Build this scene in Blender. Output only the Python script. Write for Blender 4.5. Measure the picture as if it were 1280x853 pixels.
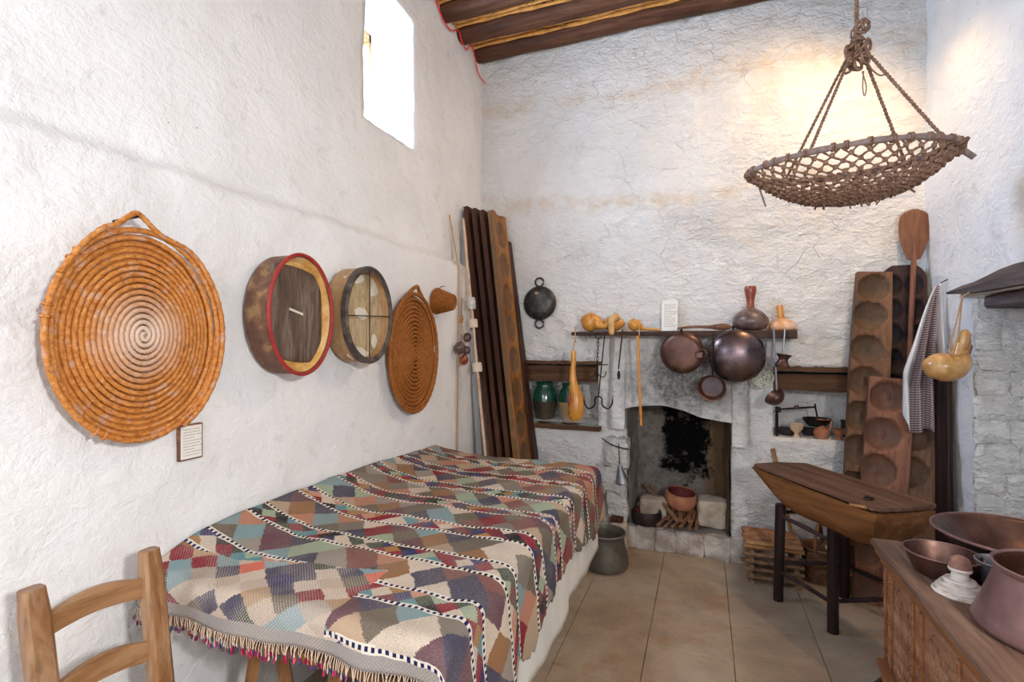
import bpy, bmesh, math, random
from mathutils import Vector, Matrix, noise
random.seed(7)
PI = math.pi
V = Vector
for _o in list(bpy.data.objects): bpy.data.objects.remove(_o)
C = bpy.context.scene.collection

# ---------------------------------------------------------------- camera, world, lights, exposure
CAMH, FPX = 1.5, 624.0
YAW = math.atan(240 / FPX)
SN, CS = math.sin(YAW), math.cos(YAW)
cam = bpy.data.cameras.new('camera'); co = bpy.data.objects.new('camera', cam); C.objects.link(co)
co.location = (0, 0, CAMH); co.rotation_euler = (PI/2, 0, YAW)
cam.sensor_width = 36.0; cam.lens = FPX / 1280 * 36.0; cam.shift_y = 3.5 / 1280; cam.clip_start = 0.02
bpy.context.scene.camera = co
sc = bpy.context.scene
sc.view_settings.view_transform = 'Standard'; sc.view_settings.look = 'None'
sc.view_settings.gamma = 1.0; sc.view_settings.use_curve_mapping = False
sc.view_settings.exposure = 0.12
w = bpy.data.worlds.new('sky'); sc.world = w; w.use_nodes = True
_b = w.node_tree.nodes['Background']
_sk = w.node_tree.nodes.new('ShaderNodeTexSky'); _sk.sky_type = 'NISHITA'; _sk.sun_disc = False
_sk.sun_elevation = math.radians(40); _sk.sun_rotation = math.radians(200)
w.node_tree.links.new(_sk.outputs[0], _b.inputs[0]); _b.inputs[1].default_value = 2.5
def area(name, loc, target, sx, sy, power, col):
    l = bpy.data.lights.new(name, 'AREA'); l.shape = 'RECTANGLE'; l.size = sx; l.size_y = sy
    l.energy = power; l.color = col
    o = bpy.data.objects.new(name, l); C.objects.link(o); o.location = loc
    o.rotation_euler = (V(target) - V(loc)).to_track_quat('-Z', 'Y').to_euler(); return o
area('key_light', (1.12, -0.20, 1.95), (-1.6, 1.1, 1.35), 0.16, 0.20, 46, (1.0, 0.99, 0.98))  # key light at the right, position follows the chair's shadow; no door modelled
area('rear_fill', (-0.2, -1.45, 1.5), (0.1, 3.8, 1.4), 2.6, 1.8, 27, (0.95, 0.97, 1.0))  # added fill panel behind the camera, inside the closed room
area('cool_fill', (-1.2, -0.9, 2.3), (1.2, 3.4, 1.2), 0.7, 0.7, 22, (0.68, 0.81, 1.0))  # added blue fill lamp in place of bounced light, cools the right side
area('window_daylight', (-2.06, 2.44, 3.07), (1.2, 2.9, 1.9), 0.5, 0.7, 60, (0.50, 0.72, 1.0))
_s = bpy.data.lights.new('sun', 'SUN'); _s.energy = 22; _s.angle = 0.01; _s.color = (1, 0.97, 0.92)
_so = bpy.data.objects.new('sun', _s); C.objects.link(_so); _so.rotation_euler = V((1.0, 3.2, -1.1)).to_track_quat('-Z', 'Y').to_euler()
_p = bpy.data.lights.new('warm_lamp', 'SPOT'); _p.energy = 62; _p.spot_size = 2.95; _p.spot_blend = 1.0; _p.color = (1.0, 0.65, 0.33); _p.shadow_soft_size = 0.025
_po = bpy.data.objects.new('warm_lamp', _p); C.objects.link(_po); _po.location = (1.0, 3.18, 3.42); _po.rotation_euler = V((-.75, .30, -1.1)).to_track_quat('-Z', 'Y').to_euler()

YB, XL, XLU, XR, ZC = 3.82, -1.66, -1.744, 1.285, 3.81   # back wall, left wall below and above its ledge, right wall, beam undersides
def px(u, v, X=None, Y=None, Z=None, T=None):
    """a point of the photograph put at a known wall, height or distance"""
    a = (u - 640) / FPX; b = (430 - v) / FPX
    d = V((-SN + a*CS, CS + a*SN, b))
    if X is not None: t = X / d.x
    elif Y is not None: t = Y / d.y
    elif Z is not None: t = (Z - CAMH) / b
    else: t = T
    return V((d.x*t, d.y*t, CAMH + b*t))
def pt(p, r):  # metres spanned by r pixels at p
    return r * (-SN*p[0] + CS*p[1]) / FPX

# ---------------------------------------------------------------- mesh helpers
class MB:
    def __init__(s): s.v = []; s.f = []
    def add(s, vs, fs, M=None):
        k = len(s.v)
        s.v += [V(M @ V(q)) if M is not None else V(q) for q in vs]
        s.f += [tuple(i + k for i in f) for f in fs]; return s
    def box(s, c, size, b=0.0, M=None):
        hx, hy, hz = size[0]/2, size[1]/2, size[2]/2; b = min(b, hx*.9, hy*.9, hz*.9)
        c = V(c)
        if b <= 0:
            vs = [c + V((x*hx, y*hy, z*hz)) for x in (-1, 1) for y in (-1, 1) for z in (-1, 1)]
            return s.add(vs, [(0,1,3,2),(4,6,7,5),(0,4,5,1),(2,3,7,6),(0,2,6,4),(1,5,7,3)], M)
        pts = []
        for x in (-1, 1):
            for y in (-1, 1):
                for z in (-1, 1):
                    pts += [V((x*hx, y*(hy-b), z*(hz-b))), V((x*(hx-b), y*hy, z*(hz-b))), V((x*(hx-b), y*(hy-b), z*hz))]
        return s.hull([c + q for q in pts], M)
    def hull(s, pts, M=None):
        bm = bmesh.new()
        for q in pts: bm.verts.new(q)
        r = bmesh.ops.convex_hull(bm, input=bm.verts)
        bmesh.ops.delete(bm, geom=[e for e in r['geom_interior'] if isinstance(e, bmesh.types.BMVert)], context='VERTS')
        bmesh.ops.dissolve_limit(bm, angle_limit=0.02, verts=bm.verts, edges=bm.edges)
        bm.verts.index_update()
        s.add([v.co.copy() for v in bm.verts], [tuple(v.index for v in f.verts) for f in bm.faces], M); bm.free(); return s
    def tube(s, pts, r, n=8, caps=True, closed=False, M=None, flat=None):
        pts = [V(q) for q in pts]; m = len(pts)
        rs = r if isinstance(r, (list, tuple)) else [r]*m
        vs = []; fs = []; up = None
        for i, p_ in enumerate(pts):
            a = pts[(i-1) % m] if (closed or i > 0) else p_; b = pts[(i+1) % m] if (closed or i < m-1) else p_
            d = (b - a); d = d.normalized() if d.length > 1e-9 else V((0,0,1))
            if up is None:
                up = V((0,0,1)) if abs(d.z) < .9 else V((1,0,0))
            x = up - d*up.dot(d)
            if x.length < 1e-6: x = d.orthogonal()
            x.normalize(); up = x; y = d.cross(x)
            for k in range(n):
                t = 2*PI*k/n; q = x*math.cos(t)*rs[i] + y*math.sin(t)*rs[i]*(flat or 1)
                vs.append(p_ + q)
        for i in range(m if closed else m-1):
            j = (i+1) % m
            for k in range(n):
                l = (k+1) % n; fs.append((i*n+k, i*n+l, j*n+l, j*n+k))
        if caps and not closed:
            fs.append(tuple(range(n-1, -1, -1))); fs.append(tuple((m-1)*n + k for k in range(n)))
        return s.add(vs, fs, M)
    def lathe(s, prof, n=32, M=None, sx=1, sy=1):
        vs = []; fs = []
        idx = []
        for r, z in prof:
            if r < 1e-5: idx.append([len(vs)]); vs.append(V((0,0,z)))
            else:
                idx.append(list(range(len(vs), len(vs)+n)))
                vs += [V((r*math.cos(2*PI*k/n)*sx, r*math.sin(2*PI*k/n)*sy, z)) for k in range(n)]
        for a, b in zip(idx, idx[1:]):
            for k in range(n):
                l = (k+1) % n
                if len(a) == 1 and len(b) == 1: continue
                if len(a) == 1: fs.append((a[0], b[l], b[k]))
                elif len(b) == 1: fs.append((a[k], a[l], b[0]))
                else: fs.append((a[k], a[l], b[l], b[k]))
        return s.add(vs, fs, M)
    def ball(s, c, r, n=10, M=None):
        r = r if isinstance(r, (tuple, list, Vector)) else (r, r, r)
        T = Matrix.Translation(c) @ Matrix.Diagonal((r[0], r[1], r[2], 1))
        if M is not None: T = M @ T
        m = max(4, n*2//3)
        return s.lathe([(math.sin(PI*i/m), -math.cos(PI*i/m)) for i in range(m+1)], n, T)
    def stone(s, c, size, seed=0, n=2, rough=.12, M=None):
        bm = bmesh.new(); bmesh.ops.create_cube(bm, size=1.0)
        bmesh.ops.subdivide_edges(bm, edges=bm.edges, cuts=n, use_grid_fill=True)
        for v in bm.verts:
            q = v.co.copy(); l = (abs(q.x*2)**6 + abs(q.y*2)**6 + abs(q.z*2)**6)**(1/6.)
            q = q*2 / max(l, .01)
            q += noise.noise_vector(q*1.05 + V((seed*3.7, seed, 0)))*rough
            v.co = V((q.x*size[0], q.y*size[1], q.z*size[2])) + V(c)
        bm.verts.index_update()
        s.add([v.co.copy() for v in bm.verts], [tuple(v.index for v in f.verts) for f in bm.faces], M); bm.free(); return s
    def jitter(s, amp, sc=5.0, seed=0):
        s.v = [q + noise.noise_vector(q*sc + V((seed, 0, 0)))*amp for q in s.v]; return s
    def mesh(s, name, m, smooth=True, ang=40):
        me = bpy.data.meshes.new(name); me.from_pydata([tuple(q) for q in s.v], [], s.f)
        if m: me.materials.append(m)
        me.validate(); 
        bm = bmesh.new(); bm.from_mesh(me); bmesh.ops.recalc_face_normals(bm, faces=bm.faces); bm.to_mesh(me); bm.free()
        if smooth: me.shade_smooth(); me.set_sharp_from_angle(angle=math.radians(ang))
        return me
    def part(s, name, m, parent, local=False, smooth=True, ang=40, label=None):
        if not local:
            M = Matrix.Identity(4); q = parent
            while q is not None: M = q.matrix_basis @ M; q = q.parent
            M = M.inverted(); s.v = [M @ q for q in s.v]
        o = bpy.data.objects.new(name, s.mesh(name, m, smooth, ang)); C.objects.link(o); o.parent = parent
        if label: o['label'] = label
        return o
    def solo(s, name, m, label=None, cat=None, group=None, kind=None, smooth=True, ang=40, base=True):
        off = V((0,0,0))
        if base and s.v:
            xs = [q.x for q in s.v]; ys = [q.y for q in s.v]; zs = [q.z for q in s.v]
            off = V(((min(xs)+max(xs))/2, (min(ys)+max(ys))/2, min(zs)))
            s.v = [q - off for q in s.v]
        o = bpy.data.objects.new(name, s.mesh(name, m, smooth, ang)); C.objects.link(o); o.location = off
        tag(o, label, cat, group, kind); return o
def tag(o, label=None, cat=None, group=None, kind=None):
    for k, x in (('label', label), ('category', cat), ('group', group), ('kind', kind)):
        if x: o[k] = x
    return o
def thing(name, label, cat, loc=(0,0,0), M=None, group=None):
    o = bpy.data.objects.new(name, None); C.objects.link(o); o.empty_display_size = .05
    if M is not None: o.matrix_basis = M
    else: o.location = loc
    return tag(o, label, cat, group)
def frame(o, z, y):  # matrix at o, local z along z, local y near y
    z = V(z).normalized(); x = V(y).cross(z).normalized(); y = z.cross(x)
    M = Matrix.Identity(4)
    for i, a in enumerate((x, y, z)):
        for k in range(3): M[k][i] = a[k]
    M.translation = V(o); return M
def smooth_path(pts, k=6, closed=False):
    pts = [V(q) for q in pts]; out = []; m = len(pts)
    g = (lambda i: pts[i % m]) if closed else (lambda i: pts[max(0, min(m-1, i))])
    for i in range(m if closed else m-1):
        a, b, c, d = g(i-1), g(i), g(i+1), g(i+2)
        for j in range(k):
            t = j/k
            out.append(.5*((2*b) + (c-a)*t + (2*a-5*b+4*c-d)*t*t + (3*b-a-3*c+d)*t**3))
    if not closed: out.append(pts[-1])
    return out
def arc(c, r, a0, a1, n, ex, ey):
    return [V(c) + V(ex)*r*math.cos(a0+(a1-a0)*i/n) + V(ey)*r*math.sin(a0+(a1-a0)*i/n) for i in range(n+1)]

# ---------------------------------------------------------------- materials
class NT:
    def __init__(s, name):
        s.m = bpy.data.materials.new(name); s.m.use_nodes = True; s.t = s.m.node_tree; s.N = s.t.nodes
        s.b = s.N['Principled BSDF']; s._tc = None
    def L(s, a, b): s.t.links.new(a, b)
    def n(s, typ, ins=None, **kw):
        x = s.N.new('ShaderNode' + typ)
        for k, v_ in kw.items(): setattr(x, k, v_)
        for k, v_ in (ins or {}).items(): s.put(x.inputs[k], v_)
        return x
    def put(s, sock, v_):
        if isinstance(v_, bpy.types.NodeSocket): s.L(v_, sock)
        else: sock.default_value = v_
    def tc(s, k='Object'):
        if s._tc is None: s._tc = s.N.new('ShaderNodeTexCoord')
        return s._tc.outputs[k]
    def pos(s): return s.n('NewGeometry').outputs['Position']
    def map(s, vec, scale=(1,1,1), loc=(0,0,0), rot=(0,0,0)):
        return s.n('Mapping', {'Vector': vec, 'Scale': scale, 'Location': loc, 'Rotation': rot}).outputs[0]
    def noise(s, vec, scale, detail=4, rough=.55, dist=0, out=0):
        return s.n('TexNoise', {'Vector': vec, 'Scale': scale, 'Detail': detail, 'Roughness': rough, 'Distortion': dist}).outputs[out]
    def vor(s, vec, scale, feature='F1', out='Distance', rnd=1.0):
        return s.n('TexVoronoi', {'Vector': vec, 'Scale': scale, 'Randomness': rnd}, feature=feature).outputs[out]
    def math(s, op, a, b=0.0, c=None, clamp=False):
        x = s.n('Math', operation=op, use_clamp=clamp); s.put(x.inputs[0], a); s.put(x.inputs[1], b)
        if c is not None: s.put(x.inputs[2], c)
        return x.outputs[0]
    def rng(s, v_, a, b, c=0.0, d=1.0):
        return s.n('MapRange', {'Value': v_, 'From Min': a, 'From Max': b, 'To Min': c, 'To Max': d}).outputs[0]
    def ramp(s, fac, stops, interp='LINEAR'):
        x = s.n('ValToRGB', {'Fac': fac}); r = x.color_ramp; r.interpolation = interp
        while len(r.elements) < len(stops): r.elements.new(.5)
        for e, (p_, c) in zip(r.elements, stops): e.position = p_; e.color = (c[0], c[1], c[2], 1)
        return x.outputs[0]
    def mix(s, fac, a, b, mode='MIX'):
        x = s.n('Mix', data_type='RGBA', blend_type=mode); s.put(x.inputs[0], fac)
        for sock, q in ((x.inputs[6], a), (x.inputs[7], b)):
            s.put(sock, (q[0], q[1], q[2], 1) if isinstance(q, tuple) else q)
        return x.outputs[2]
    def xyz(s, vec): return s.n('SeparateXYZ', {0: vec}).outputs
    def bump(s, h, strength=.5, dist=.01, prev=None):
        x = s.n('Bump', {'Height': h, 'Strength': strength, 'Distance': dist})
        if prev is not None: s.L(prev, x.inputs['Normal'])
        return x.outputs[0]
    def done(s, col=None, rough=.6, metal=0.0, nor=None, spec=None, coat=None):
        if col is not None: s.put(s.b.inputs['Base Color'], (col[0], col[1], col[2], 1) if isinstance(col, tuple) else col)
        s.put(s.b.inputs['Roughness'], rough); s.put(s.b.inputs['Metallic'], metal)
        if nor is not None: s.L(nor, s.b.inputs['Normal'])
        if spec is not None: s.put(s.b.inputs['Specular IOR Level'], spec)
        if coat: s.put(s.b.inputs['Coat Weight'], coat); s.put(s.b.inputs['Coat Roughness'], .15)
        return s.m
def speck(name, c1, c2, c3=None, scale=6, rough=.6, metal=0, bump=.3, bs=40, bd=.004, stretch=(1,1,1), coat=None, spec=None):
    t = NT(name); v_ = t.map(t.tc(), stretch)
    a = t.noise(v_, scale, 5, .6)
    st = [(.3, c1), (.7, c2)] if c3 is None else [(.28, c1), (.5, c2), (.72, c3)]
    c = t.ramp(a, st)
    nb = t.bump(t.noise(v_, bs, 4, .6), bump, bd)
    r = t.rng(t.noise(v_, scale*2.3, 3), .3, .7, max(.05, rough-.12), min(1, rough+.12))
    return t.done(c, r, metal, nb, spec, coat)
def wood(name, c1, c2, c3, axis=2, scale=14, rough=.55, bump=.35, ratio=.07, wear=None, coat=None, hollow_tone=None):
    t = NT(name); sv = [1, 1, 1]; sv[axis] = ratio
    v_ = t.map(t.tc(), tuple(sv))
    a = t.noise(v_, scale, 6, .65, .8); f = t.noise(v_, scale*6, 4, .6)
    c = t.ramp(a, [(.28, c1), (.5, c2), (.74, c3)])
    c = t.mix(t.rng(f, .5, .75, 0, .55), c, tuple(q*.45 for q in c1))
    if wear:
        c = t.mix(t.rng(t.noise(t.tc(), 5, 5, .7), .52, .68, 0, .8), c, wear)
    if hollow_tone:  # darker tone on the hollow floors, growing with depth
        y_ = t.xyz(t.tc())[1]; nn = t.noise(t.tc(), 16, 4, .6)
        c = t.mix(t.math('MULTIPLY', t.rng(y_, hollow_tone[0], hollow_tone[1], 0, 1), t.rng(nn, .3, .7, .45, 1)), c, hollow_tone[2])
    nb = t.bump(t.math('ADD', t.math('MULTIPLY', a, 1.0), f), bump, .004)
    return t.done(c, t.rng(a, .3, .7, rough-.1, rough+.12), 0, nb, .22, coat)

def plaster(name, tint=(.85,.845,.83), big=.5, soot=False, back=False, rough_amt=1.0):
    t = NT(name); p_ = t.pos()
    n1 = t.noise(p_, 2.2, 5, .6); n2 = t.noise(p_, 9, 6, .65, .6); n3 = t.noise(p_, 45, 5, .7)
    c = t.ramp(n1, [(.3, tuple(q*.90 for q in tint)), (.6, tint)])
    c = t.mix(t.rng(n2, .58, .78, 0, .5), c, (.55, .52, .48))
    # small chips and pits
    vd = t.vor(t.map(p_, (1, 1, 1)), 13); pits = t.math('MULTIPLY', t.rng(t.math('ADD', vd, t.math('MULTIPLY', t.math('SUBTRACT', n3, .35), .45)), .03, .10, 1, 0), t.rng(t.noise(p_, 6, 2), .49, .52, 0, 1))
    c = t.mix(t.math('MULTIPLY', pits, .9, clamp=True), c, (.22, .19, .16))
    wp = t.mix(.09, p_, t.noise(p_, 5, 4, .6, out=1), 'ADD')
    vc = t.vor(t.map(wp, (1, 1, 1.5)), 3.6, 'DISTANCE_TO_EDGE'); crack = t.math('MULTIPLY', t.rng(vc, 0, .012, 1, 0), t.rng(t.noise(p_, 3.1, 3), .50, .60, 0, 1), clamp=True)
    c = t.mix(t.math('MULTIPLY', crack, .30 if back else .0), c, (.35, .31, .27))
    x, y, z = t.xyz(p_)
    if back:
        # old earthy seams showing through the limewash
        seam = t.math('ADD', z, t.math('MULTIPLY', t.math('SUBTRACT', t.noise(p_, 1.1, 3), .5), .5))
        s1 = t.rng(t.math('ABSOLUTE', t.math('SUBTRACT', seam, 2.62)), 0, .10, .75, 0)
        s2 = t.rng(t.math('ABSOLUTE', t.math('SUBTRACT', seam, 3.42)), 0, .12, .6, 0)
        sm = t.math('MULTIPLY', t.math('MAXIMUM', s1, s2), t.rng(n2, .38, .6, 0, 1), clamp=True)
        c = t.mix(sm, c, (.70, .56, .42))
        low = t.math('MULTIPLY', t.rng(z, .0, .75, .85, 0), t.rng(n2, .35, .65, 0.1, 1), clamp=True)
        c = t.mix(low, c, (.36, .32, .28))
    if soot:
        # soot left by the fire, thickest above the middle of the opening
        dx = t.math('DIVIDE', t.math('SUBTRACT', x, -.12), .42); dz = t.math('DIVIDE', t.math('SUBTRACT', z, 1.22), .30)
        d = t.math('SQRT', t.math('ADD', t.math('MULTIPLY', dx, dx), t.math('MULTIPLY', dz, dz)))
        m = t.math('MULTIPLY', t.rng(t.math('ADD', d, t.math('MULTIPLY', t.math('SUBTRACT', n2, .5), 1.8)), .30, 1.35, 1.0, 0), t.rng(n3, .25, .7, 1.1, .6), clamp=True)
        c = t.mix(m, c, (.085, .072, .062))
    h = t.math('ADD', t.math('MULTIPLY', n2, 1.0), t.math('MULTIPLY', n3, .35))
    lump = t.noise(t.map(p_, (1, 1, 1.6)), 14, 4, .55, .5)
    h = t.math('ADD', h, t.math('MULTIPLY', lump, big))
    ridge = t.n('TexNoise', {'Vector': t.map(p_, (1, 1, 1.8)), 'Scale': 7.5, 'Detail': 6, 'Roughness': .62, 'Distortion': .3}).outputs[0]
    rd = t.math('ABSOLUTE', t.math('SUBTRACT', ridge, .5))
    h = t.math('SUBTRACT', h, t.math('MULTIPLY', t.rng(rd, 0, .08, 1, 0), .22*big))
    h = t.math('SUBTRACT', h, t.math('ADD', t.math('MULTIPLY', pits, .6), t.math('MULTIPLY', crack, .35 if back else .04)))
    return t.done(c, .9, 0, t.bump(h, .58*rough_amt, .034), .15)

M = {}
M['plaster_left'] = plaster('limewash_left', (.86,.855,.85), .4, rough_amt=.6)
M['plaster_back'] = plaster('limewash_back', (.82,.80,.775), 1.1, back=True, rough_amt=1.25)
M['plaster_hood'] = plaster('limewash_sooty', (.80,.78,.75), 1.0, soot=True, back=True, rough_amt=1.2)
M['plaster_right'] = plaster('limewash_right', (.84,.845,.86), .7, rough_amt=.9)
M['stone_white'] = plaster('limewashed_stone', (.76,.74,.71), 1.3, rough_amt=1.5)
M['rear'] = NT('plain_limewash').done((.62,.58,.53), .9)
M['beam'] = wood('aged_beam', (.03,.014,.008), (.10,.040,.022), (.22,.10,.05), 0, 16, .6, .6)
M['cane'] = speck('cane', (.42,.16,.03), (.75,.36,.09), (.30,.12,.03), 8, .5, bs=90, stretch=(1,1,1))
def straw_mat(name, c1, c2, c3, bleach):
    t = NT(name); p_ = t.tc(); a = t.noise(p_, 10, 4, .6); f = t.noise(p_, 75, 4, .7)
    c = t.ramp(a, [(.3, c2), (.7, tuple(q*.8 for q in c2))])
    c = t.mix(t.rng(f, .50, .66, 0, .65), c, c3); c = t.mix(t.rng(f, .46, .34, 0, .8), c, c1)
    x, y, z = t.xyz(p_); r = t.math('SQRT', t.math('ADD', t.math('MULTIPLY', x, x), t.math('MULTIPLY', y, y)))
    c = t.mix(t.math('MULTIPLY', t.rng(t.math('ADD', r, t.math('MULTIPLY', a, .10)), .06, .20, 1, 0), bleach), c, (.72, .60, .50))
    g = t.math('MULTIPLY', t.rng(t.noise(p_, 34, 3), .56, .66, 0, 1), bleach*.55); c = t.mix(g, c, (.55, .42, .36))
    return t.done(c, .62, 0, t.bump(f, .7, .004), .3)
M['straw'] = straw_mat('straw_coil', (.26,.07,.012), (.56,.20,.038), (.72,.36,.11), .75)
M['straw_dark'] = straw_mat('straw_coil_dark', (.10,.025,.006), (.34,.11,.018), (.45,.18,.04), 0.0)
M['reed'] = speck('reed', (.36,.17,.06), (.6,.33,.12), None, 30, .65, bump=.5, bs=150, bd=.003)
M['bark_drum'] = speck('worn_drum_side', (.10,.04,.02), (.17,.075,.04), (.45,.26,.11), 16, .7, bs=60)
M['gold_hide'] = speck('golden_hide', (.40,.17,.03), (.66,.36,.10), (.75,.55,.3), 14, .45, bs=60)
M['gray_hide'] = wood('weathered_membrane', (.06,.036,.026), (.13,.09,.068), (.27,.21,.165), 1, 30, .75, .5, .12)
M['red_band'] = speck('red_band', (.25,.010,.010), (.38,.025,.018), None, 20, .55)
M['black_band'] = speck('black_band', (.02,.013,.01), (.07,.05,.04), (.16,.12,.09), 26, .6)
M['pale_wood'] = wood('pale_drum_wood', (.36,.19,.08), (.52,.31,.15), (.6,.4,.22), 1, 12, .6)
M['sieve_cloth'] = wood('sieve_skin', (.32,.22,.11), (.5,.38,.22), (.66,.55,.38), 1, 30, .8, .3, .2)
M['sieve_pale'] = speck('pale_patch', (.62,.55,.42), (.8,.76,.66), None, 12, .8)
M['wire'] = NT('dark_wire').done((.03,.025,.02), .5, .5)
M['iron'] = speck('wrought_iron', (.012,.010,.010), (.04,.032,.03), None, 20, .5, .75, .4)
M['blackpan'] = speck('black_iron_pan', (.012,.011,.011), (.04,.038,.036), (.10,.09,.08), 20, .42, .35, .4, bs=60)
M['copper_dark'] = speck('dull_copper', (.045,.020,.015), (.11,.052,.038), (.20,.105,.075), 7, .38, .65, .25, bs=30, bd=.003)
M['copper_blue'] = speck('burnt_copper', (.045,.036,.045), (.12,.085,.09), (.25,.14,.085), 5, .30, .85, .22, bs=26, bd=.003)
M['copper_pot'] = speck('pinkish_copper', (.15,.075,.075), (.26,.145,.135), (.35,.22,.205), 6, .52, .5, .25, bs=40, bd=.003)
M['copper_in'] = speck('copper_inside', (.06,.022,.014), (.12,.05,.03), (.20,.10,.06), 7, .5, .75, .25, bs=40)
M['tin'] = speck('tinned_inside', (.14,.12,.14), (.25,.22,.25), None, 8, .4, .7, .2)
M['verdigris'] = speck('greenish_cauldron', (.055,.048,.036), (.10,.088,.066), (.15,.13,.10), 9, .6, .15, .3, bs=60)
M['steel'] = speck('grey_metal', (.22,.22,.24), (.38,.38,.4), None, 14, .45, .8, .3)
M['strainer'] = speck('pierced_strainer', (.14,.14,.11), (.3,.3,.24), (.06,.06,.05), 60, .5, .6, .4)
M['gourd'] = speck('gourd_yellow', (.40,.13,.012), (.60,.25,.035), (.68,.36,.08), 7, .33, bump=.1, bs=20, coat=.35)
M['gourd_pale'] = speck('gourd_pale', (.36,.16,.04), (.55,.30,.10), (.66,.44,.22), 16, .38, bump=.2, bs=30, coat=.3)
M['gourd_dark'] = speck('gourd_dark', (.045,.022,.02), (.12,.07,.06), (.25,.18,.16), 14, .4, bump=.2, bs=30, coat=.2)
M['gourd_red'] = speck('gourd_red_neck', (.16,.03,.012), (.30,.06,.02), None, 12, .35, bump=.1, coat=.3)
M['gourd_orange'] = speck('gourd_orange', (.5,.19,.06), (.66,.34,.17), (.78,.62,.5), 16, .45, bump=.15)
M['terracotta'] = speck('terracotta', (.28,.09,.04), (.42,.16,.08), (.5,.24,.14), 9, .75, bump=.25)
M['terracotta_in'] = speck('dark_glazed_inside', (.08,.012,.012), (.16,.03,.03), None, 9, .5)
M['clay_pale'] = speck('pale_clay', (.55,.36,.22), (.68,.5,.34), None, 12, .7)
M['clay_dark'] = speck('blackened_clay', (.012,.008,.008), (.035,.02,.02), None, 12, .5)
M['green_glaze'] = speck('green_glaze', (.005,.035,.02), (.015,.10,.06), None, 9, .18, bump=.1, coat=.6)
M['jar_brown'] = speck('jar_brown_body', (.03,.025,.015), (.09,.07,.04), None, 9, .35, coat=.3)
M['jar_cream'] = speck('jar_cream_body', (.42,.28,.14), (.6,.45,.27), None, 9, .4, coat=.3)
M['stone_tan'] = speck('tan_stone', (.26,.20,.14), (.46,.37,.28), (.6,.52,.44), 10, .9, bump=.8, bs=35, bd=.01)
M['stone_grey'] = speck('sooty_stone', (.12,.10,.085), (.25,.22,.19), (.42,.38,.33), 8, .9, bump=.8, bs=25, bd=.012)
M['stone_kerb'] = speck('kerb_stone', (.22,.17,.14), (.42,.36,.31), (.66,.62,.57), 9, .9, bump=.9, bs=30, bd=.01)
M['rope'] = speck('rope', (.12,.06,.035), (.24,.13,.08), (.34,.22,.16), 60, .85, bump=.7, bs=260, bd=.003)
M['grey_stick'] = speck('grey_stick', (.16,.11,.10), (.33,.25,.23), None, 30, .8, bump=.5, bs=90, bd=.003)
M['string'] = speck('string', (.40,.20,.09), (.55,.32,.16), None, 80, .8, bump=.4, bs=300, bd=.002)
M['cork'] = speck('cream_sleeve', (.55,.45,.33), (.70,.6,.47), None, 20, .8)
M['paper'] = NT('paper').done((.82,.80,.74), .8)
M['ink'] = NT('ink').done((.35,.28,.26), .8)
M['plastic'] = NT('white_plastic').done((.8,.8,.78), .4)
M['red_cord'] = NT('red_cord').done((.75,.02,.02), .5)
M['stump'] = wood('chair_wood', (.12,.045,.014), (.27,.125,.05), (.46,.29,.17), 2, 10, .33, .3, .12, coat=.25)
M['stump_y'] = wood('chair_rail_wood', (.14,.055,.02), (.30,.15,.065), (.46,.29,.16), 1, 10, .4, .3, .12, coat=.2)
M['rush'] = speck('rush_seat', (.35,.22,.08), (.55,.38,.17), None, 40, .8, stretch=(1,8,1))
M['dark_leg'] = wood('dark_stool_wood', (.008,.005,.004), (.022,.010,.009), (.06,.028,.024), 2, 14, .5, .5, .1)
M['dark_rail'] = wood('dark_rail_wood', (.012,.007,.007), (.035,.019,.019), (.09,.05,.05), 0, 12, .5, .4, .2)
M['trough'] = wood('trough_wood', (.08,.028,.010), (.21,.085,.028), (.34,.16,.06), 0, 9, .55, .45, .09)
M['lid'] = wood('lid_wood', (.055,.025,.016), (.12,.060,.038), (.21,.115,.07), 0, 14, .6, .45, .06)
M['chest_top'] = wood('chest_top_wood', (.085,.045,.03), (.19,.105,.07), (.32,.205,.15), 1, 18, .62, .5, .06)
M['chest_body'] = wood('chest_body_wood', (.14,.06,.03), (.30,.145,.08), (.44,.27,.17), 1, 18, .6, .5, .10)
M['chest_mould'] = wood('chest_moulding_wood', (.13,.045,.018), (.27,.105,.04), (.38,.18,.085), 1, 18, .5, .4, .06)
M['board_gold'] = wood('golden_board', (.16,.055,.014), (.34,.14,.035), (.46,.23,.07), 2, 12, .5, .4, .08, wear=(.11,.06,.03), hollow_tone=(.0205,.014,(.12,.075,.045)))
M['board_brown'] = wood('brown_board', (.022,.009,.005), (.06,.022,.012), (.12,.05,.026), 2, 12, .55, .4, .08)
M['board_mid'] = wood('mid_board', (.08,.036,.018), (.20,.095,.048), (.34,.175,.095), 2, 10, .6, .4, .1, wear=(.075,.045,.03), hollow_tone=(.0255,.012,(.10,.062,.036)))
M['board_red'] = wood('reddish_board', (.12,.045,.024), (.26,.11,.065), (.36,.17,.10), 2, 10, .55, .4, .1, hollow_tone=(.021,.004,(.105,.055,.036)))
M['board_dark'] = wood('dark_board', (.020,.012,.010), (.055,.028,.024), (.11,.06,.052), 2, 10, .6, .4, .1, hollow_tone=(.0135,.006,(.010,.009,.014)))
M['peel'] = wood('peel_wood', (.08,.03,.016), (.20,.09,.05), (.32,.165,.10), 2, 10, .6, .3, .1)
M['shelf'] = wood('shelf_wood', (.030,.016,.013), (.075,.038,.028), (.15,.085,.06), 0, 14, .7, .6, .08)
M['lintel'] = wood('lintel_wood', (.035,.018,.01), (.11,.052,.025), (.21,.105,.05), 0, 10, .7, .7, .08)
M['grey_lintel'] = wood('grey_lintel_wood', (.05,.04,.04), (.14,.11,.11), (.25,.21,.21), 1, 10, .8, .7, .08)
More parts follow.
